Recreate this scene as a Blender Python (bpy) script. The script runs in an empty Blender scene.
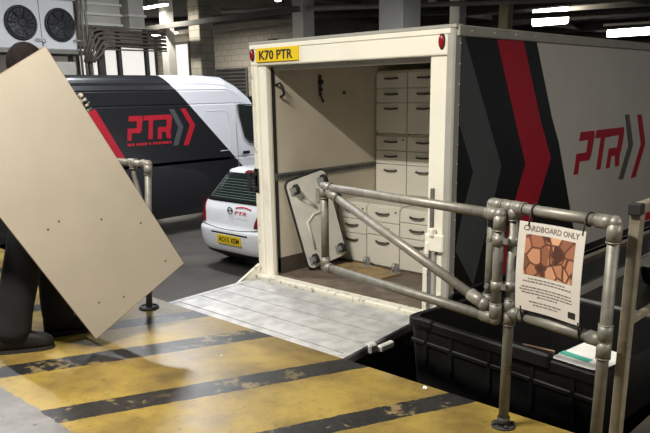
import bpy, bmesh, math, random
from mathutils import Vector, Matrix
random.seed(7)
PI = math.pi
SC = bpy.context.scene
COL = SC.collection

# ------------------------------------------------------------------ camera, world, lights, exposure
cam_d = bpy.data.cameras.new('camera')
cam = bpy.data.objects.new('camera', cam_d); COL.objects.link(cam)
cam_d.sensor_fit = 'HORIZONTAL'; cam_d.sensor_width = 36.0
cam_d.lens = 707.02 * 36 / 650
cam_d.shift_y = 69.0 / 650
cam_d.clip_start = 0.05; cam_d.clip_end = 200
yaw, pitch, roll = -0.7647, 0.2667, -0.0178
fw = Vector((math.sin(yaw)*math.cos(pitch), math.cos(yaw)*math.cos(pitch), -math.sin(pitch)))
rt = Vector((math.cos(yaw), -math.sin(yaw), 0)); up = rt.cross(fw)
r2 = rt*math.cos(roll) + up*math.sin(roll); u2 = up*math.cos(roll) - rt*math.sin(roll)
M = Matrix((r2, u2, -fw)).transposed().to_4x4()
M.translation = Vector((4.9146, -4.2507, 1.6343))
cam.matrix_world = M
SC.camera = cam

SC.view_settings.view_transform = 'Standard'
SC.view_settings.look = 'None'
SC.view_settings.gamma = 1.0
SC.view_settings.exposure = 0.0
SC.view_settings.use_curve_mapping = False

w = bpy.data.worlds.new('world'); SC.world = w; w.use_nodes = True
w.node_tree.nodes['Background'].inputs[0].default_value = (0.75, 0.80, 0.9, 1)
w.node_tree.nodes['Background'].inputs[1].default_value = 0.10

WARM = (1.0, 0.945, 0.84); COOL = (0.93, 0.96, 1.0)
def area(name, loc, sx, sy, power, color):
    l = bpy.data.lights.new(name, 'AREA'); l.shape = 'RECTANGLE'; l.size = sx; l.size_y = sy
    l.energy = power; l.color = color
    o = bpy.data.objects.new(name, l); o.location = loc; COL.objects.link(o); return o
area('lamp_light_bay', (1.9, -3.7, 4.14), 1.5, 0.12, 400, WARM)
area('fill_light_left', (-3.2, -1.6, 4.14), 1.5, 0.12, 200, COOL)  # added out of view to brighten the van and the car
area('fill_light_right', (9.0, -1.0, 4.14), 0.12, 1.5, 330, WARM)  # added behind the camera to brighten the truck side and bin
area('extra_light_rear', (-4.0, 7.5, 4.14), 1.5, 0.12, 200, COOL)  # extra light source, above the view
area('fill_light_stand', (-5.2, 2.5, 4.20), 1.5, 0.12, 220, COOL)  # added light source above the view, over the van
area('lamp_light_far', (-14.2, 8.6, 4.14), 1.5, 0.12, 120, WARM)
area('lamp_light_wall', (-17.2, 12.2, 4.0), 0.5, 0.5, 260, WARM)
area('lamp_light_hall', (-8.5, 22.3, 4.14), 1.8, 0.12, 420, WARM)

# ------------------------------------------------------------------ helpers
MATS = {}
def mat(name, c, rough=0.6, metal=0.0, var=0.12, scale=8.0, bump=0.0, emit=None, spec=0.5, c2=None, thr=None, detail=6, coat=0.0):
    m = bpy.data.materials.new(name); m.use_nodes = True
    nt = m.node_tree; b = nt.nodes['Principled BSDF']
    b.inputs['Roughness'].default_value = rough; b.inputs['Metallic'].default_value = metal
    b.inputs['Specular IOR Level'].default_value = spec
    b.inputs['Coat Weight'].default_value = coat
    tc = nt.nodes.new('ShaderNodeTexCoord')
    n = nt.nodes.new('ShaderNodeTexNoise'); n.inputs['Scale'].default_value = scale; n.inputs['Detail'].default_value = detail
    nt.links.new(tc.outputs['Object'], n.inputs['Vector'])
    r = nt.nodes.new('ShaderNodeValToRGB')
    a = c2 if c2 else tuple(x*(1-var) for x in c)
    d = c if c2 else tuple(min(1, x*(1+var*0.6)) for x in c)
    lo, hi = thr if thr else (0.3, 0.7)
    r.color_ramp.elements[0].position = lo; r.color_ramp.elements[0].color = (*a, 1)
    r.color_ramp.elements[1].position = hi; r.color_ramp.elements[1].color = (*d, 1)
    nt.links.new(n.outputs['Fac'], r.inputs['Fac']); nt.links.new(r.outputs['Color'], b.inputs['Base Color'])
    if bump:
        bp = nt.nodes.new('ShaderNodeBump'); bp.inputs['Strength'].default_value = bump; bp.inputs['Distance'].default_value = 0.01
        nt.links.new(n.outputs['Fac'], bp.inputs['Height']); nt.links.new(bp.outputs['Normal'], b.inputs['Normal'])
    if emit:
        b.inputs['Emission Color'].default_value = (*emit[0], 1); b.inputs['Emission Strength'].default_value = emit[1]
    MATS[name] = m
    return m

class G:
    """collects shapes into one bmesh"""
    def __init__(s): s.bm = bmesh.new()
    def _xf(s, vs, m):
        if m is not None: bmesh.ops.transform(s.bm, matrix=m, verts=vs)
    def box(s, lo, hi, bev=0.0, m=None, seg=1):
        r = bmesh.ops.create_cube(s.bm, size=1.0); vs = r['verts']
        lo, hi = Vector(lo), Vector(hi); c = (lo+hi)/2; d = hi-lo
        for v in vs: v.co = Vector((v.co.x*d.x, v.co.y*d.y, v.co.z*d.z)) + c
        if bev > 0:
            es = list({e for v in vs for e in v.link_edges})
            rr = bmesh.ops.bevel(s.bm, geom=es, offset=min(bev, 0.45*min(abs(d.x), abs(d.y), abs(d.z))), segments=seg, profile=0.5, affect='EDGES')
            vs = list({v for f in rr['faces'] for v in f.verts} | {v for v in vs if v.is_valid})
        s._xf(vs, m); return s
    def cyl(s, p, q, r, n=14, r2=None, cap=True):
        p, q = Vector(p), Vector(q); d = q-p; L = d.length
        if L < 1e-6: return s
        rr = bmesh.ops.create_cone(s.bm, cap_ends=cap, segments=n, radius1=r, radius2=r if r2 is None else r2, depth=L)
        rot = d.to_track_quat('Z', 'Y').to_matrix().to_4x4(); rot.translation = (p+q)/2
        bmesh.ops.transform(s.bm, matrix=rot, verts=rr['verts'])
        for v in rr['verts']:
            for f in v.link_faces:
                if len(f.verts) == 4: f.smooth = True
        return s
    def sph(s, c, r, u=14, v=9, sc=(1,1,1)):
        rr = bmesh.ops.create_uvsphere(s.bm, u_segments=u, v_segments=v, radius=r)
        for x in rr['verts']: x.co = Vector((x.co.x*sc[0], x.co.y*sc[1], x.co.z*sc[2])) + Vector(c)
        for x in rr['verts']:
            for f in x.link_faces: f.smooth = True
        return s
    def ring(s, c, axis, R, r, n=24, k=8):
        """torus"""
        axis = Vector(axis).normalized(); q = axis.to_track_quat('Z', 'Y'); c = Vector(c)
        rows = []
        for i in range(n):
            a = 2*PI*i/n
            rows.append([s.bm.verts.new(c + q @ Vector(((R+r*math.cos(2*PI*j/k))*math.cos(a), (R+r*math.cos(2*PI*j/k))*math.sin(a), r*math.sin(2*PI*j/k)))) for j in range(k)])
        for i in range(n):
            for j in range(k):
                f = s.bm.faces.new((rows[i][j], rows[(i+1) % n][j], rows[(i+1) % n][(j+1) % k], rows[i][(j+1) % k])); f.smooth = True
        return s
    def path(s, pts, r, n=12, cap=True):
        """tube along a polyline with mitred joints"""
        P = [Vector(p) for p in pts]; rows = []
        ref = None
        for i, p in enumerate(P):
            t = ((P[min(i+1, len(P)-1)]-p).normalized() + (p-P[max(i-1, 0)]).normalized())
            if t.length < 1e-6: t = P[min(i+1, len(P)-1)]-p
            t.normalize()
            if ref is None:
                ref = t.orthogonal().normalized()
            ref = (ref - t*ref.dot(t)).normalized(); bi = t.cross(ref)
            rr = r[i] if isinstance(r, (list, tuple)) else r
            rows.append([s.bm.verts.new(p + (ref*math.cos(2*PI*j/n)+bi*math.sin(2*PI*j/n))*rr) for j in range(n)])
        for i in range(len(P)-1):
            for j in range(n):
                f = s.bm.faces.new((rows[i][j], rows[i][(j+1) % n], rows[i+1][(j+1) % n], rows[i+1][j])); f.smooth = True
        if cap: s.bm.faces.new(rows[0][::-1]); s.bm.faces.new(rows[-1])
        return s
    def prism(s, pts, off):
        """planar polygon (3-D points) extruded by the vector off"""
        off = Vector(off); a = [s.bm.verts.new(Vector(p)) for p in pts]; b = [s.bm.verts.new(Vector(p)+off) for p in pts]
        n = len(pts); s.bm.faces.new(a[::-1]); s.bm.faces.new(b)
        for i in range(n): s.bm.faces.new((a[i], a[(i+1) % n], b[(i+1) % n], b[i]))
        return s
    def loft(s, rings, close=True, cap=True, smooth=True):
        rows = [[s.bm.verts.new(Vector(p)) for p in r] for r in rings]
        n = len(rows[0]); m = n if close else n-1
        for i in range(len(rows)-1):
            for j in range(m):
                try:
                    f = s.bm.faces.new((rows[i][j], rows[i][(j+1) % n], rows[i+1][(j+1) % n], rows[i+1][j])); f.smooth = smooth
                except ValueError: pass
        if cap and close:
            s.bm.faces.new(rows[0][::-1]); s.bm.faces.new(rows[-1])
        return s

def obj(name, g, material, parent=None, world=True, fix=True):
    """one mesh object; world=True: its shapes were given in world coordinates"""
    bm = g.bm if isinstance(g, G) else g
    if fix: bmesh.ops.recalc_face_normals(bm, faces=bm.faces)
    me = bpy.data.meshes.new(name); bm.to_mesh(me); bm.free()
    if material is not None: me.materials.append(material)
    o = bpy.data.objects.new(name, me); COL.objects.link(o)
    if parent is not None:
        o.parent = parent
        if world:
            off = Vector((0, 0, 0)); p = parent
            while p is not None: off += p.location; p = p.parent
            me.transform(Matrix.Translation(-off))
    return o
def tag(o, label=None, cat=None, group=None, kind=None):
    if label: o['label'] = label
    if cat: o['category'] = cat
    if group: o['group'] = group
    if kind: o['kind'] = kind
    return o
def thing(name, loc, label, cat, group=None, rot=(0, 0, 0)):
    o = bpy.data.objects.new(name, None); COL.objects.link(o); o.location = loc; o.rotation_euler = rot
    o.empty_display_size = 0.1
    return tag(o, label, cat, group)
def struct(name, g, m):
    return tag(obj(name, g, m), kind='structure')
def dup(root, loc, rot=None):
    r = root.copy(); COL.objects.link(r); r.location = loc
    if rot is not None: r.rotation_euler = rot
    for ch in list(root.children):
        c = ch.copy(); COL.objects.link(c); c.parent = r
        for gch in list(ch.children):
            d = gch.copy(); COL.objects.link(d); d.parent = c
    return r
def text_bm(body, origin, u, v, width, height, depth=0.002, shear=0.0, bold=0.0):
    """lettering as solid mesh, lower left corner at origin, along u and v"""
    cu = bpy.data.curves.new('t', 'FONT'); cu.body = body; cu.size = 1; cu.extrude = 0.01; cu.resolution_u = 2
    cu.shear = shear; cu.offset = bold
    o = bpy.data.objects.new('t', cu); COL.objects.link(o)
    dg = bpy.context.evaluated_depsgraph_get()
    me = bpy.data.meshes.new_from_object(o.evaluated_get(dg))
    bpy.data.objects.remove(o); bpy.data.curves.remove(cu)
    xs = [q.co.x for q in me.vertices]; ys = [q.co.y for q in me.vertices]
    x0, x1, y0, y1 = min(xs), max(xs), min(ys), max(ys)
    u, v = Vector(u).normalized(), Vector(v).normalized(); nn = u.cross(v); origin = Vector(origin)
    for q in me.vertices:
        c = q.co.copy()
        q.co = origin + u*((c.x-x0)/(x1-x0)*width) + v*((c.y-y0)/(y1-y0)*height) + nn*((c.z+0.01)/0.02*depth)
    g = G(); g.bm.from_mesh(me); bpy.data.meshes.remove(me)
    return g
def skin(verts, edges, radii, sub=2):
    me = bpy.data.meshes.new('s'); me.from_pydata(verts, edges, []); me.update()
    o = bpy.data.objects.new('s', me); COL.objects.link(o)
    o.modifiers.new('Skin', 'SKIN'); sv = me.skin_vertices[0].data
    for i, r in enumerate(radii):
        sv[i].radius = (r, r) if not isinstance(r, tuple) else r
    sv[0].use_root = True
    sd = o.modifiers.new('Sub', 'SUBSURF'); sd.levels = sub; sd.render_levels = sub
    dg = bpy.context.evaluated_depsgraph_get()
    m2 = bpy.data.meshes.new_from_object(o.evaluated_get(dg))
    bpy.data.objects.remove(o); bpy.data.meshes.remove(me)
    g = G(); g.bm.from_mesh(m2); bpy.data.meshes.remove(m2)
    for f in g.bm.faces: f.smooth = True
    return g

# ------------------------------------------------------------------ materials
mat('cream_paint', (0.86, 0.83, 0.72), 0.45, var=0.05, scale=3)
mat('white_paint', (0.84, 0.83, 0.79), 0.4, var=0.05, scale=3)
mat('worn_cream', (0.74, 0.71, 0.60), 0.6, c2=(0.16, 0.14, 0.11), thr=(0.30, 0.44), scale=16)
mat('grey_trim', (0.42, 0.41, 0.37), 0.45, metal=0.2, var=0.1, scale=6)
mat('lining', (0.60, 0.54, 0.43), 0.6, var=0.10, scale=2.5)
mat('skirt_dark', (0.07, 0.055, 0.04), 0.7, var=0.3, scale=5)
mat('ply_floor', (0.16, 0.125, 0.095), 0.65, var=0.35, scale=9)
mat('black_rubber', (0.015, 0.015, 0.016), 0.7)
mat('black_plastic', (0.0045, 0.0045, 0.005), 0.55, var=0.2, spec=0.3)
mat('red_lens', (0.30, 0.008, 0.012), 0.2)
mat('plate_yellow', (0.80, 0.56, 0.01), 0.4, var=0.03)
mat('black_ink', (0.012, 0.012, 0.012), 0.6)
mat('side_panel', (0.60, 0.58, 0.535), 0.22, var=0.08, scale=1.5)
mat('vinyl_black', (0.012, 0.012, 0.0125), 0.3)
mat('vinyl_grey', (0.075, 0.08, 0.085), 0.35)
mat('vinyl_red', (0.42, 0.013, 0.028), 0.35, var=0.06)
mat('logo_grey', (0.12, 0.115, 0.10), 0.4)
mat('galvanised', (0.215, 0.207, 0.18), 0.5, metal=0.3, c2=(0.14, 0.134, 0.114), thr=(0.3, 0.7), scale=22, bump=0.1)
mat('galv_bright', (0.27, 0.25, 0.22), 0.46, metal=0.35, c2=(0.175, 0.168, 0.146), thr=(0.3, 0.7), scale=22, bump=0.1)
mat('tube_brown', (0.30, 0.265, 0.20), 0.5, metal=0.3, var=0.3, scale=14)
mat('alloy_plank', (0.60, 0.60, 0.60), 0.5, metal=0.25, c2=(0.38, 0.375, 0.37), thr=(0.28, 0.62), scale=7, bump=0.1)
mat('alloy_dark', (0.16, 0.16, 0.155), 0.55, metal=0.3, var=0.3)
mat('steel_dark', (0.035, 0.033, 0.032), 0.6, var=0.3)
mat('cabinet_white', (0.74, 0.71, 0.62), 0.45, var=0.04, scale=3)
mat('handle_dark', (0.09, 0.085, 0.075), 0.4, metal=0.4)
mat('lock_metal', (0.45, 0.44, 0.42), 0.35, metal=0.8)
mat('dolly_white', (0.68, 0.66, 0.60), 0.5, var=0.12, scale=5)
mat('caster_hub', (0.42, 0.44, 0.42), 0.4, metal=0.4)
mat('ply_wood', (0.36, 0.25, 0.12), 0.6, c2=(0.22, 0.15, 0.075), thr=(0.35, 0.6), scale=9)
mat('strap_dark', (0.06, 0.055, 0.05), 0.7)
mat('board_tan', (0.47, 0.42, 0.34), 0.55, var=0.06, scale=3)
mat('board_edge', (0.20, 0.12, 0.07), 0.7)
mat('board_mark', (0.08, 0.06, 0.05), 0.7)
mat('cloth_black', (0.006, 0.006, 0.007), 0.9, var=0.3, scale=20, bump=0.3)
mat('cloth_navy', (0.009, 0.0095, 0.012), 0.9, var=0.3, scale=20, bump=0.3)
mat('shoe_black', (0.007, 0.006, 0.0055), 0.6, spec=0.3)
mat('skin_tone', (0.55, 0.34, 0.25), 0.55, var=0.05)
mat('hair_brown', (0.008, 0.0048, 0.004), 0.9, var=0.5, scale=60, bump=0.4, spec=0.2)
mat('glove_camo', (0.34, 0.29, 0.26), 0.8, c2=(0.035, 0.05, 0.035), thr=(0.44, 0.56), scale=34, detail=2)
mat('van_glass', (0.015, 0.02, 0.018), 0.08, spec=0.6)
mat('car_white', (0.78, 0.79, 0.82), 0.25, var=0.02, coat=0.5)
mat('tail_red', (0.22, 0.01, 0.015), 0.2)
mat('pale_line', (0.20, 0.27, 0.24), 0.4)
mat('sticker_red', (0.62, 0.02, 0.03), 0.4)
mat('rim_silver', (0.45, 0.45, 0.46), 0.35, metal=0.7)
mat('condenser_white', (0.66, 0.67, 0.68), 0.5, var=0.06, scale=2)
mat('fan_black', (0.015, 0.015, 0.018), 0.5)
mat('pipe_brown', (0.11, 0.085, 0.07), 0.6, var=0.25)
mat('duct_beige', (0.50, 0.48, 0.43), 0.5, var=0.15, scale=2)
mat('column_white', (0.72, 0.71, 0.67), 0.7, var=0.08, scale=2)
mat('column_yellow', (0.55, 0.50, 0.30), 0.7, var=0.1)
mat('ceiling_dark', (0.07, 0.066, 0.06), 0.8, var=0.4, scale=0.8)
mat('beam_dark', (0.09, 0.085, 0.078), 0.7, var=0.3, scale=1.5)
mat('beam_pale', (0.40, 0.38, 0.33), 0.6, var=0.2, scale=2)
mat('wall_dark', (0.10, 0.095, 0.088), 0.85, var=0.3, scale=0.8)
mat('lamp_glow', (1, 1, 1), 0.5, emit=((1.0, 0.93, 0.80), 14))
mat('lamp_body', (0.7, 0.7, 0.68), 0.5)
mat('window_glow', (0.8, 0.8, 0.8), 0.5, emit=((0.98, 0.96, 0.91), 0.72))
mat('paper', (0.60, 0.56, 0.51), 0.6, var=0.05, scale=6)
mat('print_grey', (0.17, 0.14, 0.13), 0.7)
mat('scrap_white', (0.8, 0.79, 0.76), 0.7)
mat('teal_print', (0.09, 0.42, 0.34), 0.6)
mat('cardboard', (0.30, 0.20, 0.12), 0.8)
mat('sack_black', (0.010, 0.010, 0.011), 0.35, bump=0.5, scale=14)

# block wall
def block_wall():
    m = bpy.data.materials.new('block_wall'); m.use_nodes = True; nt = m.node_tree; b = nt.nodes['Principled BSDF']
    tc = nt.nodes.new('ShaderNodeTexCoord'); sx = nt.nodes.new('ShaderNodeSeparateXYZ'); cx = nt.nodes.new('ShaderNodeCombineXYZ')
    nt.links.new(tc.outputs['Object'], sx.inputs[0])
    ad = nt.nodes.new('ShaderNodeMath'); ad.operation = 'ADD'
    nt.links.new(sx.outputs['X'], ad.inputs[0]); nt.links.new(sx.outputs['Y'], ad.inputs[1])
    nt.links.new(ad.outputs[0], cx.inputs['X']); nt.links.new(sx.outputs['Z'], cx.inputs['Y'])
    br = nt.nodes.new('ShaderNodeTexBrick'); br.inputs['Scale'].default_value = 1.0
    br.inputs['Brick Width'].default_value = 0.45; br.inputs['Row Height'].default_value = 0.225; br.inputs['Mortar Size'].default_value = 0.012
    br.inputs['Color1'].default_value = (0.40, 0.37, 0.31, 1); br.inputs['Color2'].default_value = (0.35, 0.325, 0.275, 1); br.inputs['Mortar'].default_value = (0.22, 0.20, 0.175, 1)
    nt.links.new(cx.outputs[0], br.inputs['Vector']); nt.links.new(br.outputs['Color'], b.inputs['Base Color'])
    b.inputs['Roughness'].default_value = 0.85
    return m
MATS['block_wall'] = block_wall()

# garage ground
def ground_mat():
    m = mat('ground', (0.085, 0.076, 0.067), 0.5, var=0.35, scale=1.6, bump=0.05)
    return m
ground_mat()

# painted dock: yellow paint with slanting black bars, worn; bare grey concrete behind the line
STRIPES = [(-1.55, 0.22), (-0.76, 0.22), (0.05, 0.21), (0.82, 0.20), (1.485, 0.22), (2.315, 0.205), (3.06, 0.17), (3.86, 0.2), (4.62, 0.2), (5.4, 0.2)]
def dock_mat():
    m = bpy.data.materials.new('dock_paint'); m.use_nodes = True; nt = m.node_tree; b = nt.nodes['Principled BSDF']; L = nt.links.new
    def N(t, **k):
        n = nt.nodes.new(t)
        for a, v in k.items(): setattr(n, a, v)
        return n
    def math_(op, a, c, d=None):
        n = N('ShaderNodeMath', operation=op)
        for i, x in enumerate((a, c, d)):
            if x is None: continue
            if isinstance(x, (int, float)): n.inputs[i].default_value = x
            else: L(x, n.inputs[i])
        return n.outputs[0]
    def noise(scale, detail=5, rough=0.6):
        n = N('ShaderNodeTexNoise'); n.inputs['Scale'].default_value = scale; n.inputs['Detail'].default_value = detail; n.inputs['Roughness'].default_value = rough
        L(tc.outputs['Object'], n.inputs['Vector']); return n.outputs['Fac']
    def ramp(f, lo, hi, c0=(0, 0, 0), c1=(1, 1, 1)):
        r = N('ShaderNodeValToRGB'); e = r.color_ramp.elements
        e[0].position = lo; e[0].color = (*c0, 1); e[1].position = hi; e[1].color = (*c1, 1); L(f, r.inputs['Fac']); return r.outputs['Color']
    def mix(f, a, c):
        n = N('ShaderNodeMix', data_type='RGBA')
        if isinstance(f, (int, float)): n.inputs['Factor'].default_value = f
        else: L(f, n.inputs['Factor'])
        for s, x in ((6, a), (7, c)):
            if isinstance(x, tuple): n.inputs[s].default_value = (*x, 1)
            else: L(x, n.inputs[s])
        return n.outputs[2]
    tc = N('ShaderNodeTexCoord'); sp = N('ShaderNodeSeparateXYZ'); L(tc.outputs['Object'], sp.inputs[0])
    x, y = sp.outputs['X'], sp.outputs['Y']
    s = math_('SUBTRACT', x, math_('MULTIPLY', math_('ADD', y, 1.29), 0.43))
    s = math_('ADD', s, math_('MULTIPLY', math_('SUBTRACT', noise(18), 0.5), 0.03))
    tot = None
    for c, wd in STRIPES:
        k = math_('COMPARE', s, c, wd/2)
        tot = k if tot is None else math_('MAXIMUM', tot, k)
    dirt = noise(2.2, 8, 0.65); fine = noise(22, 6, 0.7); big = noise(0.9, 3)
    yel = mix(ramp(dirt, 0.36, 0.62), (0.125, 0.083, 0.026), (0.29, 0.205, 0.044))
    yel = mix(ramp(fine, 0.56, 0.78), yel, (0.085, 0.058, 0.027))
    yel = mix(math_('MULTIPLY', ramp(noise(3.7, 6), 0.60, 0.72), 0.5), yel, (0.27, 0.215, 0.125))
    blk = mix(ramp(fine, 0.35, 0.75), (0.009, 0.009, 0.0095), (0.026, 0.025, 0.024))
    worn = math_('MULTIPLY', ramp(noise(7, 9, 0.72), 0.56, 0.60), ramp(big, 0.38, 0.55))
    blk = mix(math_('MULTIPLY', worn, 0.8), blk, (0.23, 0.17, 0.075))
    paint = mix(tot, yel, blk)
    con = mix(ramp(noise(5, 8, 0.7), 0.3, 0.7), (0.10, 0.094, 0.09), (0.205, 0.195, 0.187))
    con = mix(ramp(noise(14, 3), 0.66, 0.72), con, (0.05, 0.045, 0.042))
    yy = math_('ADD', y, math_('MULTIPLY', math_('SUBTRACT', noise(9), 0.5), 0.07))
    side = math_('GREATER_THAN', yy, -2.86)
    col = mix(side, con, paint)
    # bare concrete on the arm to the right of the bin bay
    arm = math_('MULTIPLY', math_('GREATER_THAN', x, 3.86), math_('GREATER_THAN', y, -1.20))
    col = mix(arm, col, mix(ramp(dirt, 0.3, 0.7), (0.10, 0.09, 0.075), (0.17, 0.155, 0.13)))
    L(col, b.inputs['Base Color'])
    rg = N('ShaderNodeMapRange'); L(dirt, rg.inputs['Value']); rg.inputs['To Min'].default_value = 0.22; rg.inputs['To Max'].default_value = 0.52
    L(rg.outputs[0], b.inputs['Roughness'])
    bp = N('ShaderNodeBump'); bp.inputs['Strength'].default_value = 0.12; bp.inputs['Distance'].default_value = 0.01
    L(fine, bp.inputs['Height']); L(bp.outputs['Normal'], b.inputs['Normal'])
    return m
MATS['dock_paint'] = dock_mat()
# the poster's printed photograph of flattened cardboard
def photo_mat():
    m = bpy.data.materials.new('poster_photo'); m.use_nodes = True; nt = m.node_tree; b = nt.nodes['Principled BSDF']; L = nt.links.new
    tc = nt.nodes.new('ShaderNodeTexCoord'); mp = nt.nodes.new('ShaderNodeMapping'); mp.inputs['Rotation'].default_value = (0.5, 0.7, 0.4)
    L(tc.outputs['Object'], mp.inputs['Vector'])
    v = nt.nodes.new('ShaderNodeTexVoronoi'); v.inputs['Scale'].default_value = 17; v.distance = 'CHEBYCHEV'
    L(mp.outputs[0], v.inputs['Vector'])
    r = nt.nodes.new('ShaderNodeValToRGB'); e = r.color_ramp.elements
    e[0].position = 0.12; e[0].color = (0.07, 0.025, 0.015, 1); e[1].position = 0.9; e[1].color = (0.62, 0.33, 0.19, 1)
    q = r.color_ramp.elements.new(0.35); q.color = (0.36, 0.14, 0.075, 1)
    sp = nt.nodes.new('ShaderNodeSeparateColor'); L(v.outputs['Color'], sp.inputs[0]); L(sp.outputs[0], r.inputs['Fac'])
    v2 = nt.nodes.new('ShaderNodeTexVoronoi'); v2.inputs['Scale'].default_value = 17; v2.feature = 'DISTANCE_TO_EDGE'; L(mp.outputs[0], v2.inputs['Vector'])
    r2_ = nt.nodes.new('ShaderNodeValToRGB'); r2_.color_ramp.elements[0].position = 0.03; r2_.color_ramp.elements[1].position = 0.10; L(v2.outputs['Distance'], r2_.inputs['Fac'])
    mxo = nt.nodes.new('ShaderNodeMix'); mxo.data_type = 'RGBA'; L(r2_.outputs['Color'], mxo.inputs['Factor']); mxo.inputs[6].default_value = (0.10, 0.035, 0.02, 1)
    L(r.outputs['Color'], mxo.inputs[7]); L(mxo.outputs[2], b.inputs['Base Color']); b.inputs['Roughness'].default_value = 0.5
    return m
MATS['poster_photo'] = photo_mat()
# van body: white with dark wrap over the rear part
def van_mat():
    m = bpy.data.materials.new('van_wrap'); m.use_nodes = True; nt = m.node_tree; b = nt.nodes['Principled BSDF']; L = nt.links.new
    tc = nt.nodes.new('ShaderNodeTexCoord'); sp = nt.nodes.new('ShaderNodeSeparateXYZ'); L(tc.outputs['Object'], sp.inputs[0])
    # object origin at (-7.3, 3.3, -0.95): wrap edge runs (y 3.34, z 1.98) -> (4.83, 0.52) in the world
    mu = nt.nodes.new('ShaderNodeMath'); mu.operation = 'MULTIPLY_ADD'; L(sp.outputs['Z'], mu.inputs[0]); mu.inputs[1].default_value = 1.0; mu.inputs[2].default_value = 0.0
    ad = nt.nodes.new('ShaderNodeMath'); ad.operation = 'ADD'; L(sp.outputs['Y'], ad.inputs[0]); L(mu.outputs[0], ad.inputs[1])
    gt = nt.nodes.new('ShaderNodeMath'); gt.operation = 'GREATER_THAN'; L(ad.outputs[0], gt.inputs[0]); gt.inputs[1].default_value = (3.34-3.3)+(1.98+0.95)
    mx = nt.nodes.new('ShaderNodeMix'); mx.data_type = 'RGBA'; L(gt.outputs[0], mx.inputs['Factor'])
    mx.inputs[6].default_value = (0.013, 0.013, 0.0155, 1); mx.inputs[7].default_value = (0.70, 0.71, 0.75, 1)
    L(mx.outputs[2], b.inputs['Base Color']); b.inputs['Roughness'].default_value = 0.32; b.inputs['Coat Weight'].default_value = 0.2
    return m
MATS['van_wrap'] = van_mat()
m_ = MATS

# ------------------------------------------------------------------ the setting
GZ = -0.95
DZ = 0.08
g = G(); g.box((-26, -1.6, GZ-0.2), (14, 43, GZ)); struct('floor', g, m_['ground'])
g = G(); g.prism([(-7, -9, GZ), (9.5, -9, GZ), (9.5, 4.0, GZ), (3.86, 4.0, GZ), (3.86, -1.29, GZ), (-7, -1.29, GZ)], (0, 0, DZ-GZ)); struct('floor_dock', g, m_['dock_paint'])
g = G(); g.box((-26, -9, 4.6), (14, 43, 4.8)); struct('ceiling', g, m_['ceiling_dark'])
g = G(); g.box((-24.3, -9, GZ), (-24.0, 15.3, 4.6)); struct('wall_left', g, m_['column_white'])
g = G(); g.box((-24, 15.0, GZ), (-14.6, 15.3, 4.6)); struct('wall_back', g, m_['block_wall'])
g = G(); g.box((-14.9, 15.3, GZ), (-14.6, 42.6, 4.6)); struct('wall_side', g, m_['wall_dark'])
g = G(); g.box((-14.6, 42.3, GZ), (14, 42.6, 4.6)); struct('wall_far', g, m_['wall_dark'])
# bright openings at the far left, seen above the van's roof
for i, (y0, y1, z1) in enumerate([(11.2, 12.95, 3.56), (13.2, 14.9, 3.76)]):
    g = G(); g.box((-24.0, y0, GZ), (-23.96, y1, z1)); g2 = struct('window_%d' % (i+1), g, m_['window_glow'])
    f = G()
    f.box((-24.0, y0-0.1, GZ), (-23.9, y0, z1+0.1)); f.box((-24.0, y1, GZ), (-23.9, y1+0.1, z1+0.1)); f.box((-24.0, y0, z1), (-23.9, y1, z1+0.1))
    obj('window_frame', f, m_['beam_dark'], g2)
g = G(); g.box((-22.35, 14.96, GZ), (-21.4, 15.0, 3.75)); g2 = struct('window_3', g, m_['window_glow'])
f = G(); f.box((-22.45, 14.9, GZ), (-22.35, 15.0, 3.85)); f.box((-21.4, 14.9, GZ), (-21.3, 15.0, 3.85)); f.box((-22.35, 14.9, 3.75), (-21.4, 15.0, 3.85)); obj('window_frame', f, m_['beam_dark'], g2)
# ceiling beams and soffits
k = 1
def trim(g, m):
    global k
    struct('trim_%d' % k, g, m); k += 1
for y in (14.4, 19.5, 25, 31, 37):
    g = G(); g.box((-24 if y < 15 else -14.6, y, 4.3), (13, y+0.4, 4.6)); trim(g, m_['beam_dark'])
for x in (-11.5, -5.0, 1.5):
    g = G(); g.box((x, 9, 4.36), (x+0.35, 42, 4.6)); trim(g, m_['beam_dark'])
g = G(); g.box((-23.9, 14.7, 4.12), (-14.6, 14.98, 4.35)); trim(g, m_['beam_pale'])
g = G(); g.box((-16.5, 9.0, 3.60), (-8.6, 9.12, 3.74)); trim(g, m_['beam_dark'])
g = G(); g.box((-9.5, 22.9, 4.38), (-1.5, 23.2, 4.6)); trim(g, m_['beam_pale'])  # pale colour stands in for the flood lamp's light on this beam

def column(cx, cy, s, label, m, cap=True):
    t = thing('column', (cx, cy, GZ), label, 'column', 'columns of the hall')
    g = G(); g.box((cx-s/2, cy-s/2, GZ), (cx+s/2, cy+s/2, 4.6), 0.02); obj('shaft', g, m, t)
    g = G(); g.box((cx-s/2-0.04, cy-s/2-0.04, GZ), (cx+s/2+0.04, cy+s/2+0.04, GZ+0.25), 0.01); obj('base', g, m_['beam_dark'], t)
    return t
column(-14.72, 9.32, 0.32, 'pale square column left of the cream wall, above the van roof', m_['column_white'])
column(-13.9, 10.0, 0.55, 'cream block pier beside the horizontal wall pipe above the white van bonnet', m_['block_wall'])
column(-11.6, 12.2, 0.5, 'pale column top showing just above the yellow number plate of the box truck', m_['column_white'])
column(-7.45, 11.7, 0.80, 'broad bright white column rising behind the middle of the truck roof', m_['column_white'])
column(-8.2, 15.6, 0.38, 'narrow pale column above the right rear corner of the truck roof', m_['column_white'])
column(-7.1, 16.6, 0.33, 'thin yellowish column above the red stripe of the truck side', m_['column_yellow'])

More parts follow.
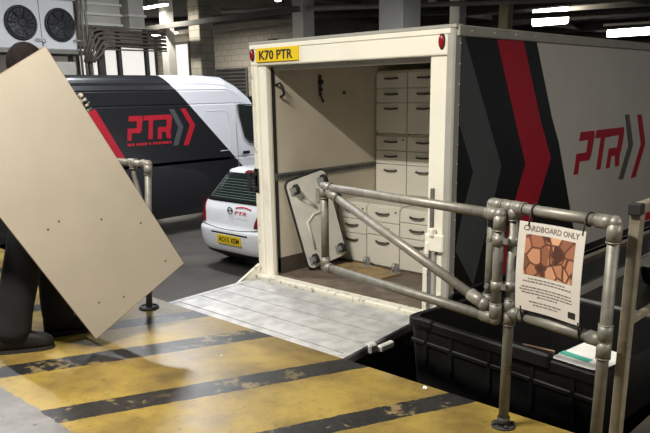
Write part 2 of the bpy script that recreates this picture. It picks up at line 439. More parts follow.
# services on the back wall
t = thing('wall_pipe', (-15.6, 14.9, 2.98), 'dark horizontal pipe fixed along the beige back wall', 'pipe')
g = G(); g.path([(-16.4, 14.93, 3.35), (-16.4, 14.93, 3.05), (-16.35, 14.93, 3.0), (-14.62, 14.93, 3.0)], 0.05); obj('pipe_run', g, m_['steel_dark'], t)
for x in (-16.1, -15.3, -14.7):
    g = G(); g.box((x-0.05, 14.9, 2.93), (x+0.05, 15.0, 3.07)); obj('pipe_bracket', g, m_['steel_dark'], t)
t = thing('wall_vent', (-18, 14.95, 1.2), 'dark grille panel on the beige back wall above the white van nose', 'vent')
g = G(); g.box((-19.6, 14.93, 0.6), (-17.6, 15.0, 2.65), 0.01); obj('frame', g, m_['beam_dark'], t)
for i in range(14):
    g = G(); z = 0.7+i*0.14; g.box((-19.5, 14.9, z), (-17.7, 14.935, z+0.07)); obj('slat', g, m_['fan_black'], t)
g = G(); g.box((-16.05, 14.7, 3.2), (-15.75, 15.0, 3.62), 0.02); tag(obj('junction_box', g, m_['steel_dark']), 'small dark box high on the back wall where the pipe turns', 'junction box')

# ceiling lamps
def batten(x, y, z, L, along, label, rot=None, group='ceiling lamps'):
    t = thing('ceiling_lamp', (x, y, z), label, 'lamp', group)
    dx, dy = (L/2, 0.09) if along == 'x' else (0.09, L/2)
    g = G(); g.box((x-dx, y-dy, z+0.02), (x+dx, y+dy, z+0.09), 0.01); obj('housing', g, m_['lamp_body'], t)
    g = G(); g.box((x-dx+0.02, y-dy+0.02, z-0.03), (x+dx-0.02, y+dy-0.02, z+0.02), 0.015); obj('diffuser', g, m_['lamp_glow'], t)
    g = G(); g.cyl((x-dx*0.6, y-dy*0.6, z+0.09), (x-dx*0.6, y-dy*0.6, 4.62), 0.012, 8); g.cyl((x+dx*0.6, y+dy*0.6, z+0.09), (x+dx*0.6, y+dy*0.6, 4.62), 0.012, 8)
    obj('hanger', g, m_['steel_dark'], t)
batten(1.9, -3.7, 4.19, 1.5, 'x', 'ceiling lamp over the yellow loading dock', group='lamps behind the viewer')
batten(-5.2, 2.5, 4.24, 1.5, 'x', 'added unseen ceiling lamp over the parked dark van', group='lamps behind the viewer')  # fixture made up to go with the added light over the van
batten(-3.2, -1.6, 4.19, 1.5, 'x', 'added unseen ceiling lamp over the dock end beside the parked van', group='lamps behind the viewer')  # fixture made up for the added light on the left
batten(9.0, -1.0, 4.19, 1.5, 'y', 'added unseen ceiling lamp over the right end of the dock', group='lamps behind the viewer')  # fixture made up for the added light on the right
batten(-4.0, 7.5, 4.19, 1.5, 'x', 'extra unseen ceiling lamp between the white car and the white column')  # fixture for the extra rear light, out of view
batten(-14.2, 8.6, 4.19, 1.2, 'x', 'bright ceiling lamp above the brown pipes, upper left')
def bulkhead(x, y, z, r, label):
    t = thing('round_lamp', (x, y, z), label, 'lamp', 'round ceiling lamps')
    g = G(); g.cyl((x, y, z+0.02), (x, y, z+0.14), r, 18); obj('housing', g, m_['lamp_body'], t)
    g = G(); g.sph((x, y, z+0.02), r*0.93, 18, 10, (1, 1, 0.45)); obj('diffuser', g, m_['lamp_glow'], t)
    g = G(); g.cyl((x, y, z+0.14), (x, y, 4.62), 0.02, 8); obj('hanger', g, m_['steel_dark'], t)
def flood(x, y, z, L, hgt, label):
    t = thing('flood_lamp', (x, y, z), label, 'lamp', 'flood lamps over the hall')
    g = G(); g.box((x-L/2, y-0.12, z+hgt), (x+L/2, y+0.12, z+hgt+0.06), 0.02); obj('housing', g, m_['lamp_body'], t)
    g = G(); g.box((x-L/2+0.03, y-0.11, z), (x+L/2-0.03, y+0.11, z+hgt), 0.08, seg=2); obj('diffuser', g, m_['lamp_glow'], t)
    for sx in (-0.3, 0.3):
        g = G(); g.cyl((x+sx*L, y, z+hgt+0.06), (x+sx*L, y, 4.62), 0.012, 8); obj('hanger', g, m_['steel_dark'], t)
bulkhead(-17.2, 12.2, 4.10, 0.24, 'round ceiling lamp above the bonnet end of the white van')
bulkhead(-13.2, 13.6, 4.10, 0.17, 'round ceiling lamp just over the short column behind the number plate')
bulkhead(-11.0, 10.6, 4.19, 0.10, 'tiny ceiling lamp at the top edge left of the white column')
bulkhead(-8.6, 14.8, 4.19, 0.14, 'round ceiling lamp beside the broad white column')
flood(-8.5, 22.3, 3.95, 1.5, 0.58, 'large glaring flood lamp above the truck roof, left one of the two on the right')
flood(-9.3, 32.3, 4.02, 2.4, 0.36, 'glaring flood lamp at the far right above the truck roof')
batten(-22.0, 14.2, 4.15, 1.8, 'x', 'thin strip lamp along the top of the back wall')
# services under the ceiling
for (p, q, r, m, lab) in [((-13.5, 10.5, 4.12), (-3.0, 18.5, 4.12), 0.07, 'beam_pale', 'long pale pipe crossing under the dark ceiling behind the truck roof'),
                          ((-20, 9.0, 4.18), (-9, 17.5, 4.18), 0.10, 'beam_dark', 'thick dark pipe crossing under the ceiling at upper left'),
                          ((-9, 19.0, 4.05), (4, 24.0, 4.05), 0.10, 'beam_dark', 'thick dark pipe under the ceiling beyond the truck'),
                          ((-8, 26.0, 4.1), (3, 29.0, 4.1), 0.05, 'beam_pale', 'thin pale pipe under the far ceiling over the truck side')]:
    t = thing('ceiling_pipe', p, lab, 'pipe', 'pipes under the ceiling')
    g = G(); g.cyl(p, q, r, 12); obj('pipe_run', g, m_[m], t)
    P, Q = Vector(p), Vector(q)
    for s in (0.15, 0.5, 0.85):
        c = P.lerp(Q, s); g = G(); g.cyl((c.x, c.y, c.z), (c.x, c.y, 4.62), 0.015, 6); obj('hanger', g, m_['steel_dark'], t)

# ------------------------------------------------------------------ condenser on its stand, brown pipes, ducts (left, behind the van)
t = thing('condenser_unit', (-9.2, 2.2, 2.52), 'white twin-fan condenser unit on a steel stand behind the board carrier', 'condenser unit')
g = G(); g.box((-9.7, 1.25, 2.52), (-8.82, 3.1, 3.44), 0.02); obj('casing', g, m_['condenser_white'], t)
g = G(); g.box((-9.72, 1.23, 3.44), (-8.78, 3.12, 3.47), 0.01); obj('lid', g, m_['condenser_white'], t)
g = G(); g.box((-8.825, 2.375, 2.55), (-8.812, 2.383, 3.42)); obj('panel_seam', g, m_['steel_dark'], t)
for y in (2.0, 2.77):
    c = Vector((-8.80, y, 2.98))
    f = G(); f.ring((-8.80, y, 2.98), (1, 0, 0), 0.285, 0.028, 32, 8); f.cyl((-8.83, y, 2.98), (-8.79, y, 2.98), 0.30, 32)
    fr = obj('fan_shroud', f, m_['fan_black'], t)
    f = G()
    for i in range(7):
        a = 2*PI*i/7; d1 = Vector((0, math.cos(a), math.sin(a))); d2 = Vector((0, -math.sin(a), math.cos(a)))
        f.prism([c+Vector((0.02, 0, 0))+d1*0.06-d2*0.03, c+Vector((0.02, 0, 0))+d1*0.25-d2*0.08, c+Vector((0.035, 0, 0))+d1*0.25+d2*0.10, c+Vector((0.035, 0, 0))+d1*0.06+d2*0.03], (0.006, 0, 0))
    f.cyl(c, c+Vector((0.05, 0, 0)), 0.06, 14); obj('fan_blades', f, m_['fan_black'], fr)
    f = G()
    for rr in (0.08, 0.14, 0.20, 0.26): f.ring(c+Vector((0.05, 0, 0)), (1, 0, 0), rr, 0.003, 24, 4)
    for i in range(8):
        a = PI*i/8; d1 = Vector((0, math.cos(a), math.sin(a))); f.cyl(c+Vector((0.05, 0, 0))-d1*0.28, c+Vector((0.05, 0, 0))+d1*0.28, 0.0025, 5)
    obj('fan_guard', f, m_['fan_black'], fr)
    g = G(); g.path([(-8.82, y+0.25, 2.70), (-8.74, y+0.25, 2.70), (-8.74, y+0.40, 2.70), (-8.74, y+0.40, 2.64), (-8.82, y+0.40, 2.64)], 0.012, 8); obj('handle', g, m_['rim_silver'], t)
t = thing('steel_stand', (-9.2, 2.2, GZ), 'grey steel stand carrying the white condenser unit', 'stand')
for (x, y) in ((-8.85, 1.3), (-8.85, 3.35), (-9.65, 1.3), (-9.65, 3.35)):
    g = G(); g.box((x-0.04, y-0.04, GZ), (x+0.04, y+0.04, 2.45)); obj('leg', g, m_['galvanised'], t)
g = G(); g.box((-9.7, 1.25, 2.45), (-9.6, 3.4, 2.52)); g.box((-8.9, 1.25, 2.45), (-8.8, 3.4, 2.52)); g.box((-9.6, 1.25, 2.45), (-8.9, 1.35, 2.52)); g.box((-9.6, 3.3, 2.45), (-8.9, 3.4, 2.52)); obj('top_frame', g, m_['galv_bright'], t)
g = G(); g.box((-8.87, 1.3, 1.55), (-8.83, 3.35, 1.62)); obj('cross_bar', g, m_['galvanised'], t)
g = G(); g.box((-8.825, 2.5, 1.5), (-8.78, 3.0, 2.3), 0.01)
tag(obj('control_box', g, m_['duct_beige']), 'dim control panel mounted below the condenser unit', 'control box')
t = thing('pipe_bundle', (-8.7, 4.3, 2.7), 'bundle of five brown pipes running sideways from the condenser unit', 'pipes')
for i in range(5):
    z = 2.93-i*0.075; ye = 5.1
    g = G(); g.path([(-8.7, 3.15+0.05*i, 2.3), (-8.7, 3.32+0.06*i, z-0.15), (-8.7, 3.40+0.06*i, z-0.04), (-8.7, 3.5+0.06*i, z), (-8.7, ye, z-0.03)], 0.028, 10)
    obj('pipe', g, m_['pipe_brown'], t)
for i in range(3):
    g = G(); y = 3.12+i*0.09; g.path([(-8.76, y, 1.4), (-8.76, y, 3.0+0.12*i), (-8.76, y+0.03, 3.3), (-8.8, y+0.05, 4.62)], 0.025, 8); obj('riser', g, m_['galvanised' if i else 'pipe_brown'], t)
t = thing('pipe_rack', (-8.75, 4.3, GZ), 'dark posts and rails holding up the brown pipes above the van', 'rack')
for (y, w_) in ((3.58, 0.075), (4.0, 0.035), (4.66, 0.04)):
    g = G(); g.box((-8.86, y-w_, GZ), (-8.78, y+w_, 3.0)); obj('post', g, m_['steel_dark'], t)
for z in (2.56, 2.78, 2.98):
    g = G(); g.box((-8.79, 3.4, z-0.02), (-8.735, 5.15, z+0.01)); obj('rail', g, m_['pipe_brown'], t)
t = thing('ventilation_duct', (-9.6, 4.1, 3.0), 'pale rectangular duct with flanged joints above the brown pipes', 'duct')
g = G(); g.box((-10.2, 3.35, 3.05), (-9.2, 4.35, 3.75), 0.01); obj('duct_body', g, m_['duct_beige'], t)
for z in (3.05, 3.25, 3.45, 3.65):
    g = G(); g.box((-9.2, 3.33, z), (-9.16, 4.37, z+0.045)); obj('flange', g, m_['column_white'], t)
g = G(); g.box((-9.8, 3.55, 3.75), (-9.5, 4.2, 4.62)); obj('riser_duct', g, m_['duct_beige'], t)
t = thing('drop_duct', (-9.5, 4.7, 3.0), 'short pale vertical duct to the right of the flanged duct', 'duct')
g = G(); g.box((-9.8, 4.62, 3.0), (-9.3, 5.0, 4.62), 0.01); obj('duct_body', g, m_['duct_beige'], t)
g = G(); g.box((-9.83, 4.59, 3.28), (-9.27, 5.03, 3.33)); obj('flange', g, m_['column_white'], t)
g = G(); g.box((-9.83, 4.59, 2.98), (-9.27, 5.03, 3.06)); obj('flange', g, m_['column_white'], t)

# ------------------------------------------------------------------ logo outlines (y, z) as on the truck
LP = [(2.02, 1.17), (2.035, 1.25), (2.33, 1.25), (2.345, 1.21), (2.30, 1.02), (2.26, 0.98), (2.06, 0.985), (2.05, 0.87), (1.955, 0.875), (1.985, 1.06), (2.19, 1.06), (2.205, 1.17)]
LT = [(2.36, 1.175), (2.375, 1.25), (2.70, 1.25), (2.70, 1.17), (2.585, 1.17), (2.54, 0.875), (2.44, 0.875), (2.485, 1.175)]
LR = [(2.70, 1.25), (3.02, 1.25), (3.045, 1.21), (3.01, 1.03), (2.98, 0.98), (2.99, 0.87), (2.89, 0.87), (2.86, 0.98), (2.775, 0.98), (2.755, 0.87), (2.66, 0.87), (2.695, 1.06), (2.90, 1.06), (2.92, 1.175), (2.70, 1.175)]
def yz(poly, X, th=0.003, fy=lambda y: y, fz=lambda z: z):
    g = G(); g.prism([(X, fy(y), fz(z)) for y, z in poly], (th, 0, 0)); return g

# ------------------------------------------------------------------ van (parked parallel to the truck, beyond the car)
t = thing('panel_van', (-7.3, 3.3, GZ), 'high-roof panel van, rear half dark with red lettering, nose white', 'van')
VX = -6.3; hw = 1.0
def van_ring(y, zt, zb, w, r, ns=6):
    cx = -7.3; pts = []
    for z in (zb+0.0, zb+0.12): pts.append((cx+w-(0.06 if z == zb else 0.0), y, z))
    top = zt - r
    prof = [(0.0, 0.35)]
    for q in (0.20, 0.40):
        pts.append((cx+w, y, zb+0.12+(top-zb-0.12)*q))
    # swage lines pressed along the side
    for z, d in ((0.38, 0), (0.395, -0.009), (0.415, -0.009), (0.43, 0), (1.44, 0), (1.45, -0.011), (1.465, -0.011), (1.475, -0.002), (1.695, -0.006), (1.705, -0.017), (1.72, -0.017), (1.73, -0.010)):
        zz = min(z, top); pts.append((cx+w+d, y, zz))
    for i in range(ns+1):
        a = PI/2*i/ns; pts.append((cx+w-0.04-r+r*math.cos(a), y, top+r*math.sin(a)))
    left = [(2*cx-x, yy, z) for x, yy, z in pts[::-1]]
    return pts+left
SB = GZ+0.35
st = [(-0.10, 1.90, 0.96, 0.16), (-0.06, 1.97, 0.99, 0.18), (0.2, 1.985, 1.0, 0.18), (2.0, 1.985, 1.0, 0.18), (4.3, 1.985, 1.0, 0.18), (4.75, 1.955, 1.0, 0.18), (5.1, 1.81, 0.99, 0.2), (5.42, 1.60, 0.97, 0.2), (5.8, 1.18, 0.96, 0.2), (6.1, 0.75, 0.95, 0.2), (6.35, 0.42, 0.94, 0.2), (6.8, 0.22, 0.9, 0.2), (7.0, 0.0, 0.85, 0.2), (7.06, -0.3, 0.8, 0.1)]
g = G(); g.loft([van_ring(y, zt, SB, w_, r) for y, zt, w_, r in st]); body = obj('van_body', g, m_['van_wrap'], t)
for p_ in body.data.polygons: p_.use_smooth = False
def vt(name, g, m, par=None): return obj(name, g, m_[m], par or t)
VS = VX+0.001
wd = vt('door_window', yz([(5.04, 1.42), (5.40, 1.40), (5.75, 0.98), (5.95, 0.72), (5.55, 0.68), (5.32, 0.70), (5.20, 0.80), (5.08, 1.2)], VS, 0.006), 'van_glass')
g = G(); g.path([(VS+0.006, y, z) for y, z in [(5.04, 1.43), (5.40, 1.42), (5.76, 1.0), (5.97, 0.71), (5.55, 0.66), (5.30, 0.68), (5.18, 0.79), (5.06, 1.2), (5.03, 1.43)]], 0.012, 6); vt('window_seal', g, 'black_rubber')
g = G(); g.box((VS, 5.10, 0.46), (VS+0.03, 5.28, 0.52), 0.01); vt('door_handle', g, 'black_plastic')
g = G(); g.path([(VS, y, z) for y, z in [(4.99, 1.47), (4.97, 0.9), (4.99, 0.4), (4.99, -0.35)]], 0.007, 5); vt('door_seam', g, 'grey_trim')
g = G(); g.path([(VS-0.002, y, z) for y, z in [(4.25, 1.33), (4.70, 1.33), (4.78, 1.27), (4.80, 0.62), (4.74, 0.56), (4.55, 0.56)]], 0.008, 5); vt('panel_crease', g, 'logo_grey').data.materials[0] = m_['condenser_white']
fy = lambda y: 2.50+(y-1.955)*(3.46-2.50)/(3.045-1.955); fz = lambda z: 0.87+(z-0.87)*(1.29-0.87)/(1.25-0.87)
for P_ in (LP, LT, LR): vt('logo_letter', yz(P_, VS, 0.004, fy, fz), 'vinyl_red')
vt('logo_chevron', yz([(3.41, 1.385), (3.52, 1.385), (3.70, 1.06), (3.56, 0.73), (3.45, 0.73), (3.585, 1.06)], VS, 0.004), 'vinyl_grey')
vt('logo_chevron', yz([(3.66, 1.39), (3.77, 1.39), (3.97, 1.08), (3.79, 0.72), (3.68, 0.72), (3.85, 1.08)], VS, 0.004), 'vinyl_red')
g = G(); y = 2.5
while y < 3.38:
    w_ = random.choice((0.04, 0.06, 0.09)); g.box((VS, y, 0.775), (VS+0.003, y+w_, 0.82)); y += w_+random.choice((0.015, 0.02, 0.04))
tag(vt('strapline', g, 'vinyl_red'), kind='stuff')
vt('red_band', yz([(1.68, 1.42), (1.95, 1.42), (2.47, 0.50), (2.20, 0.50)], VS, 0.004), 'vinyl_red')
g = G(); g.prism([(-8.15, 5.52, 1.55), (-6.45, 5.52, 1.55), (-6.48, 6.12, 0.78), (-8.12, 6.12, 0.78)], (0, 0.04, 0.03)); vt('windscreen', g, 'van_glass')
for y in (1.0, 5.95):
    for x, s in ((-6.42, 1), (-8.18, -1)):
        g = G(); g.cyl((x-0.12, y, GZ+0.35), (x+0.12, y, GZ+0.35), 0.35, 24); wh = vt('wheel', g, 'black_rubber')
        g = G(); g.cyl((x+s*0.11, y, GZ+0.35), (x+s*0.128, y, GZ+0.35), 0.21, 18); vt('wheel_rim', g, 'rim_silver', wh)
g = G(); g.box((-8.1, 6.95, GZ+0.3), (-6.5, 7.1, GZ+0.7), 0.05); vt('front_bumper', g, 'black_plastic')
g = G(); g.box((-6.33, 5.75, 0.62), (-6.08, 5.88, 0.98), 0.04); vt('wing_mirror', g, 'black_plastic')

# ------------------------------------------------------------------ white hatchback
CX = -3.27; CY0 = 2.18
t = thing('hatchback_car', (CX, CY0+1.9, GZ), 'white hatchback parked between the dark van and the box truck', 'car')
CS = [(0.20, 0.70, 0.20, 3.70, 7), (0.26, 0.78, 0.10, 3.82, 7), (0.36, 0.82, 0.03, 3.90, 7), (0.48, 0.845, 0.0, 3.93, 7), (0.60, 0.86, -0.005, 3.94, 7), (0.64, 0.86, 0.005, 3.93, 7), (0.67, 0.855, 0.05, 3.90, 7.5),
      (0.80, 0.855, 0.08, 3.75, 8), (0.92, 0.845, 0.11, 3.40, 8), (0.97, 0.835, 0.14, 3.05, 8), (1.05, 0.81, 0.19, 2.80, 7.5), (1.20, 0.755, 0.32, 2.45, 7), (1.34, 0.70, 0.45, 2.10, 7), (1.42, 0.66, 0.52, 1.90, 6), (1.455, 0.63, 0.54, 1.80, 6), (1.48, 0.57, 0.62, 1.65, 5), (1.495, 0.45, 0.80, 1.5, 4)]
def cs(h):
    for a, b in zip(CS, CS[1:]):
        if a[0] <= h <= b[0]:
            q = (h-a[0])/(b[0]-a[0]); return tuple(a[i]+(b[i]-a[i])*q for i in range(5))
    return CS[-1]
def car_pt(h, th):
    _, w_, ya, yb, n = cs(h); c, s_ = math.cos(th), math.sin(th)
    x = w_*math.copysign(abs(c)**(2/n), c); yy = (yb-ya)/2*math.copysign(abs(s_)**(2/n), s_)
    return Vector((CX+x, CY0+(ya+yb)/2+yy, GZ+h))
def car_rear(h, x, off=0.0):
    _, w_, ya, yb, n = cs(h); x = max(-w_*0.9995, min(w_*0.9995, x)); q = (1-abs(x/w_)**n)**(1/n)
    return Vector((CX+x+math.copysign(off*abs(x/w_)**n, x), CY0+(ya+yb)/2-(yb-ya)/2*q-off, GZ+h))
g = G(); hs = [c[0] for c in CS]
fine = []
for a, b in zip(hs, hs[1:]): fine += [a, (a+b)/2]
fine.append(hs[-1])
g.loft([[car_pt(h, 2*PI*i/72) for i in range(72)] for h in fine]); obj('car_body', g, m_['car_white'], t)
def patch(h0, h1, x0, x1, off, nx=14, nh=8, shape=None):
    """a panel that follows the rear of the car"""
    g = G(); rows = []
    for i in range(nh+1):
        h = h0+(h1-h0)*i/nh; q = i/nh; a, b = (x0, x1) if shape is None else shape(q)
        rows.append([car_rear(h, a+(b-a)*j/nx, off) for j in range(nx+1)])
    vs = [[g.bm.verts.new(p) for p in r] for r in rows]; vb = [[g.bm.verts.new(p+Vector((0, off+0.012, 0))) for p in r] for r in rows]
    for i in range(nh):
        for j in range(nx):
            f = g.bm.faces.new((vs[i][j], vs[i][j+1], vs[i+1][j+1], vs[i+1][j])); f.smooth = True
    for i in range(nh):
        g.bm.faces.new((vs[i][0], vs[i+1][0], vb[i+1][0], vb[i][0])); g.bm.faces.new((vs[i][nx], vb[i][nx], vb[i+1][nx], vs[i+1][nx]))
    for j in range(nx):
        g.bm.faces.new((vs[0][j], vb[0][j], vb[0][j+1], vs[0][j+1])); g.bm.faces.new((vs[nh][j], vs[nh][j+1], vb[nh][j+1], vb[nh][j]))
    return g
rw = obj('rear_window', patch(1.03, 1.425, 0, 0, 0.008, shape=lambda q: (-(0.69-0.08*q), 0.69-0.08*q)), m_['van_glass'], t)
g = G()
for i in range(7):
    h = 1.12+i*0.036; w_ = 0.585-0.10*(h-1.03)/0.395
    g.path([car_rear(h, -w_+2*w_*j/12, 0.010) for j in range(13)], 0.0035, 5)
w0 = [(1.0, -0.61), (1.36, -0.49)]
g.path([car_rear(1.09, -0.60+1.20*j/10, 0.010) for j in range(11)], 0.005, 5); g.path([car_rear(1.09+0.29*j/6, -0.60+0.08*j/6, 0.010) for j in range(7)], 0.005, 5)
obj('window_lines', g, m_['pale_line'], rw)  # pale green lines across the rear glass
obj('third_brake_light', patch(1.425, 1.47, -0.10, 0.22, 0.02), m_['tail_red'], t)
for s in (-1, 1):
    obj('tail_light', patch(0.72, 1.05, 0, 0, 0.012, nx=24, shape=lambda q, s=s: tuple(sorted((s*(0.8525-0.048*q*q), s*(0.56+0.16*q*q))))), m_['tail_red'], t)
p = car_rear(0.50, 0, 0.004)
g = G(); g.box((CX-0.20, p.y-0.008, GZ+0.435), (CX+0.34, p.y+0.05, GZ+0.57), 0.004); np_ = obj('number_plate', g, m_['plate_yellow'], t)
obj('plate_lettering', text_bm('AO15 XEM', (CX-0.165, p.y-0.0085, GZ+0.463), (1, 0, 0), (0, 0, 1), 0.47, 0.079, bold=0.02), m_['black_ink'], np_)
obj('plate_recess', patch(0.585, 0.605, -0.34, 0.48, 0.003), m_['black_plastic'], t)
g = G(); g.path([car_rear(0.70-0.05*math.cos(a*1.25), 0.70*math.sin(a), 0.002) for a in [(-1+2*i/20)*1.25 for i in range(21)]], 0.007, 5); obj('tailgate_seam', g, m_['logo_grey'], t)
obj('rear_valance', patch(0.205, 0.30, -0.60, 0.60, 0.01), m_['black_plastic'], t)
p = car_rear(0.92, 0.0, 0.01)
g = G(); g.ring(p, (0, 1, 0.1), 0.05, 0.010, 20, 6); g.box(p+Vector((-0.05, -0.004, -0.008)), p+Vector((0.05, 0.004, 0.008))); obj('badge', g, m_['vinyl_grey'], t)
p = car_rear(0.86, 0.10, 0.004)
g = G(); g.path([car_rear(0.965+0.02*math.sin(PI*i/10), 0.10+0.34*i/10, 0.006) for i in range(11)], 0.011, 6); obj('sticker_swoosh', g, m_['sticker_red'], t)
g = text_bm('PTR', car_rear(0.875, 0.11, 0.01), (1, 0, 0), (0, 0.1, 1), 0.27, 0.055, 0.004, 0.2); obj('sticker_lettering', g, m_['sticker_red'], t)
for x in (-0.74, 0.74):
    for y in (0.75, 3.2):
        g = G(); g.cyl((CX+x-0.09, CY0+y, GZ+0.30), (CX+x+0.09, CY0+y, GZ+0.30), 0.30, 22); wh = obj('wheel', g, m_['black_rubber'], t)
        s = 1 if x > 0 else -1
        g = G(); g.cyl((CX+x+s*0.085, CY0+y, GZ+0.30), (CX+x+s*0.1, CY0+y, GZ+0.30), 0.19, 16); obj('wheel_rim', g, m_['rim_silver'], wh)

# ------------------------------------------------------------------ box truck with its tail lift down on the dock
T = thing('box_truck', (1.05, 2.0, GZ), 'white box truck backed to the dock with open rear and lowered tail lift', 'truck')
def tp(name, g, m, par=None, label=None):
    o = obj(name, g, m_[m], par or T)
    if label: o['label'] = label
    return o
g = G(); g.box((2.06, 0.05, 0.17), (2.10, 4.3, 2.0)); SP = tp('side_panel', g, 'side_panel')
g = G(); g.box((0.0, 0.05, 0.0), (0.04, 4.3, 2.0)); tp('side_panel', g, 'side_panel')
g = G(); g.box((0.04, 0.06, 0.0), (0.17, 4.2, 1.98)); LW = tp('wall_lining', g, 'lining')
g = G(); g.box((1.93, 0.06, 0.0), (2.06, 4.2, 1.98)); tp('wall_lining', g, 'lining')
g = G(); g.box((0.04, 4.2, 0.0), (2.06, 4.3, 2.0)); tp('front_wall', g, 'lining')
g = G(); g.box((0.0, 0.0, 2.0), (2.1, 4.3, 2.045), 0.01); tp('roof', g, 'side_panel')
g = G(); g.box((-0.01, -0.025, 2.035), (2.115, 0.06, 2.062), 0.006); tp('roof_edge', g, 'grey_trim')
g = G(); g.box((2.095, 0.0, 1.985), (2.125, 4.3, 2.055), 0.006); tp('gutter_rail', g, 'grey_trim')
g = G(); g.box((0.0, -0.02, 1.865), (2.055, 0.06, 2.035), 0.012, seg=2); tp('header', g, 'cream_paint')
g = G(); g.box((0.0, -0.028, 2.0), (2.07, 0.0, 2.036), 0.005); tp('header_cap', g, 'cream_paint')
# posts
g = G(); g.box((0.03, -0.012, -0.06), (0.075, 0.06, 1.868), 0.006); g.box((0.07, 0.0, -0.06), (0.17, 0.06, 1.868), 0.01); tp('rear_post', g, 'cream_paint')
g = G(); g.box((0.0, -0.02, -0.10), (0.035, 0.06, 1.868), 0.006); tp('post_trim', g, 'worn_cream')
g = G(); g.box((1.89, 0.0, 0.0), (2.05, 0.06, 1.868), 0.01); tp('rear_post', g, 'cream_paint')
g = G(); g.box((2.035, -0.022, -0.10), (2.105, 0.06, 2.04), 0.012); PT = tp('post_trim', g, 'grey_trim')
g = G()
for i in range(15): g.sph((2.106, 0.045, 0.05+i*0.135), 0.007, 8, 6)
for i in range(14): g.sph((2.126, 0.15+i*0.3, 2.02), 0.008, 8, 6)
tag(tp('rivets', g, 'grey_trim'), kind='stuff')
g = G(); g.box((0.12, 0.10, 1.87), (1.94, 0.9, 1.93), 0.01); SH = tp('roller_shutter', g, 'skirt_dark')
g = G(); g.box((0.13, 0.085, 1.825), (1.93, 0.115, 1.872), 0.006); tp('shutter_rail', g, 'grey_trim', SH)
for x in (0.170, 1.924):
    g = G(); g.box((x, 0.062, 0.02), (x+0.006, 0.10, 1.85)); tp('shutter_track', g, 'black_rubber')
# marker lamps, plate
for x in (0.035, 2.0):
    g = G(); g.sph((x, -0.02, 1.955), 0.028, 14, 10, (1, 0.6, 2.0)); a = tp('marker_lamp', g, 'black_rubber')
    g = G(); g.sph((x, -0.032, 1.955), 0.022, 14, 10, (1, 0.6, 2.05)); tp('lamp_lens', g, 'red_lens', a)
g = G(); g.box((0.092, -0.036, 1.891), (0.612, -0.019, 2.002), 0.003); NP = tp('number_plate', g, 'plate_yellow')
tp('plate_lettering', text_bm('K70 PTR', (0.14, -0.0365, 1.908), (1, 0, 0), (0, 0, 1), 0.41, 0.077, bold=0.022), 'black_ink', NP)
g = G(); g.sph((0.445, -0.040, 1.945), 0.006, 8, 6); tp('plate_screw', g, 'black_rubber', NP)
# floor, sill, skirts, lashing rails
g = G(); g.box((0.04, 0.0, -0.05), (2.06, 4.3, 0.0)); tp('load_floor', g, 'ply_floor')
g = G(); g.box((0.0, -0.075, -0.07), (2.05, 0.03, 0.008), 0.008); tp('sill', g, 'worn_cream')
g = G(); g.box((0.0, -0.02, -0.30), (2.1, 0.2, -0.07)); tp('rear_beam', g, 'alloy_dark')
g = G(); g.prism([(1.965, -0.05, 0.005), (2.03, -0.05, 0.005), (2.03, -0.05, 0.16), (2.005, -0.05, 0.16)], (0, 0.05, 0)); g.box((1.88, -0.03, 0.0), (1.92, 0.0, 0.35), 0.004); tp('post_foot', g, 'worn_cream')
g = G(); g.box((0.17, 0.07, 0.0), (0.176, 4.2, 0.155)); tp('kick_board', g, 'skirt_dark')
g = G(); g.box((0.17, 0.07, 0.875), (0.182, 4.2, 0.935)); lr = tp('lash_rail', g, 'alloy_dark')
g = G()
for i in range(46): g.box((0.18, 0.09+i*0.032, 0.893), (0.1835, 0.107+i*0.032, 0.918))
tag(tp('rail_slots', g, 'black_ink', lr), kind='stuff')
g = G(); g.cyl((0.165, 1.0, 1.625), (0.19, 1.0, 1.625), 0.012, 10); tp('wall_eye', g, 'steel_dark')
g = G(); g.path([(0.17, 0.12, 1.70), (0.22, 0.12, 1.72), (0.235, 0.14, 1.68), (0.225, 0.16, 1.62), (0.18, 0.16, 1.60)], 0.012, 8); tp('hook', g, 'black_rubber')
# latches on the posts
g = G(); g.box((0.0, -0.10, 0.92), (0.03, -0.012, 0.95)); g.box((0.0, -0.10, 0.79), (0.03, -0.012, 0.82)); g.box((0.0, -0.115, 0.79), (0.03, -0.085, 0.95)); g.box((-0.012, -0.02, 0.76), (0.045, -0.005, 0.98)); tp('door_latch', g, 'black_rubber')
g = G(); g.box((1.90, -0.04, 0.49), (2.06, -0.005, 0.62), 0.008); g.box((1.945, -0.06, 0.60), (1.985, -0.01, 0.665), 0.01); g.box((1.905, -0.05, 0.46), (1.94, -0.01, 0.56), 0.008); tp('lift_bracket', g, 'cream_paint')
g = G(); g.box((1.93, -0.02, -0.05), (1.955, 0.0, 0.95)); tp('post_channel', g, 'alloy_dark')
g = G(); g.box((1.96, -0.03, -0.05), (1.985, 0.0, 0.49)); tp('lift_rod', g, 'grey_trim')
# side graphics
X0 = 2.1003
def dec(name, poly, m, th): tp(name, yz(poly, X0, th), m, SP)
dec('vinyl_backing', [(0.06, 1.985), (1.12, 1.985), (1.46, 1.40), (1.62, 1.18), (1.97, 0.51), (2.14, 0.172), (0.06, 0.172)], 'vinyl_black', 0.001)
dec('chevron_band', [(0.062, 1.985), (0.10, 1.985), (0.46, 1.40), (0.67, 1.06), (0.57, 0.79), (0.33, 0.18), (-0.0+0.063, 0.5), (0.18, 0.85), (0.27, 1.05), (0.063, 1.41)], 'vinyl_grey', 0.002)
dec('chevron_band', [(0.52, 1.985), (0.91, 1.985), (1.27, 1.37), (1.49, 1.06), (1.29, 0.69), (1.03, 0.18), (0.64, 0.18), (0.91, 0.76), (1.05, 1.05), (0.87, 1.36)], 'vinyl_red', 0.002)
for P_ in (LP, LT, LR): dec('logo_letter', P_, 'vinyl_red', 0.002)
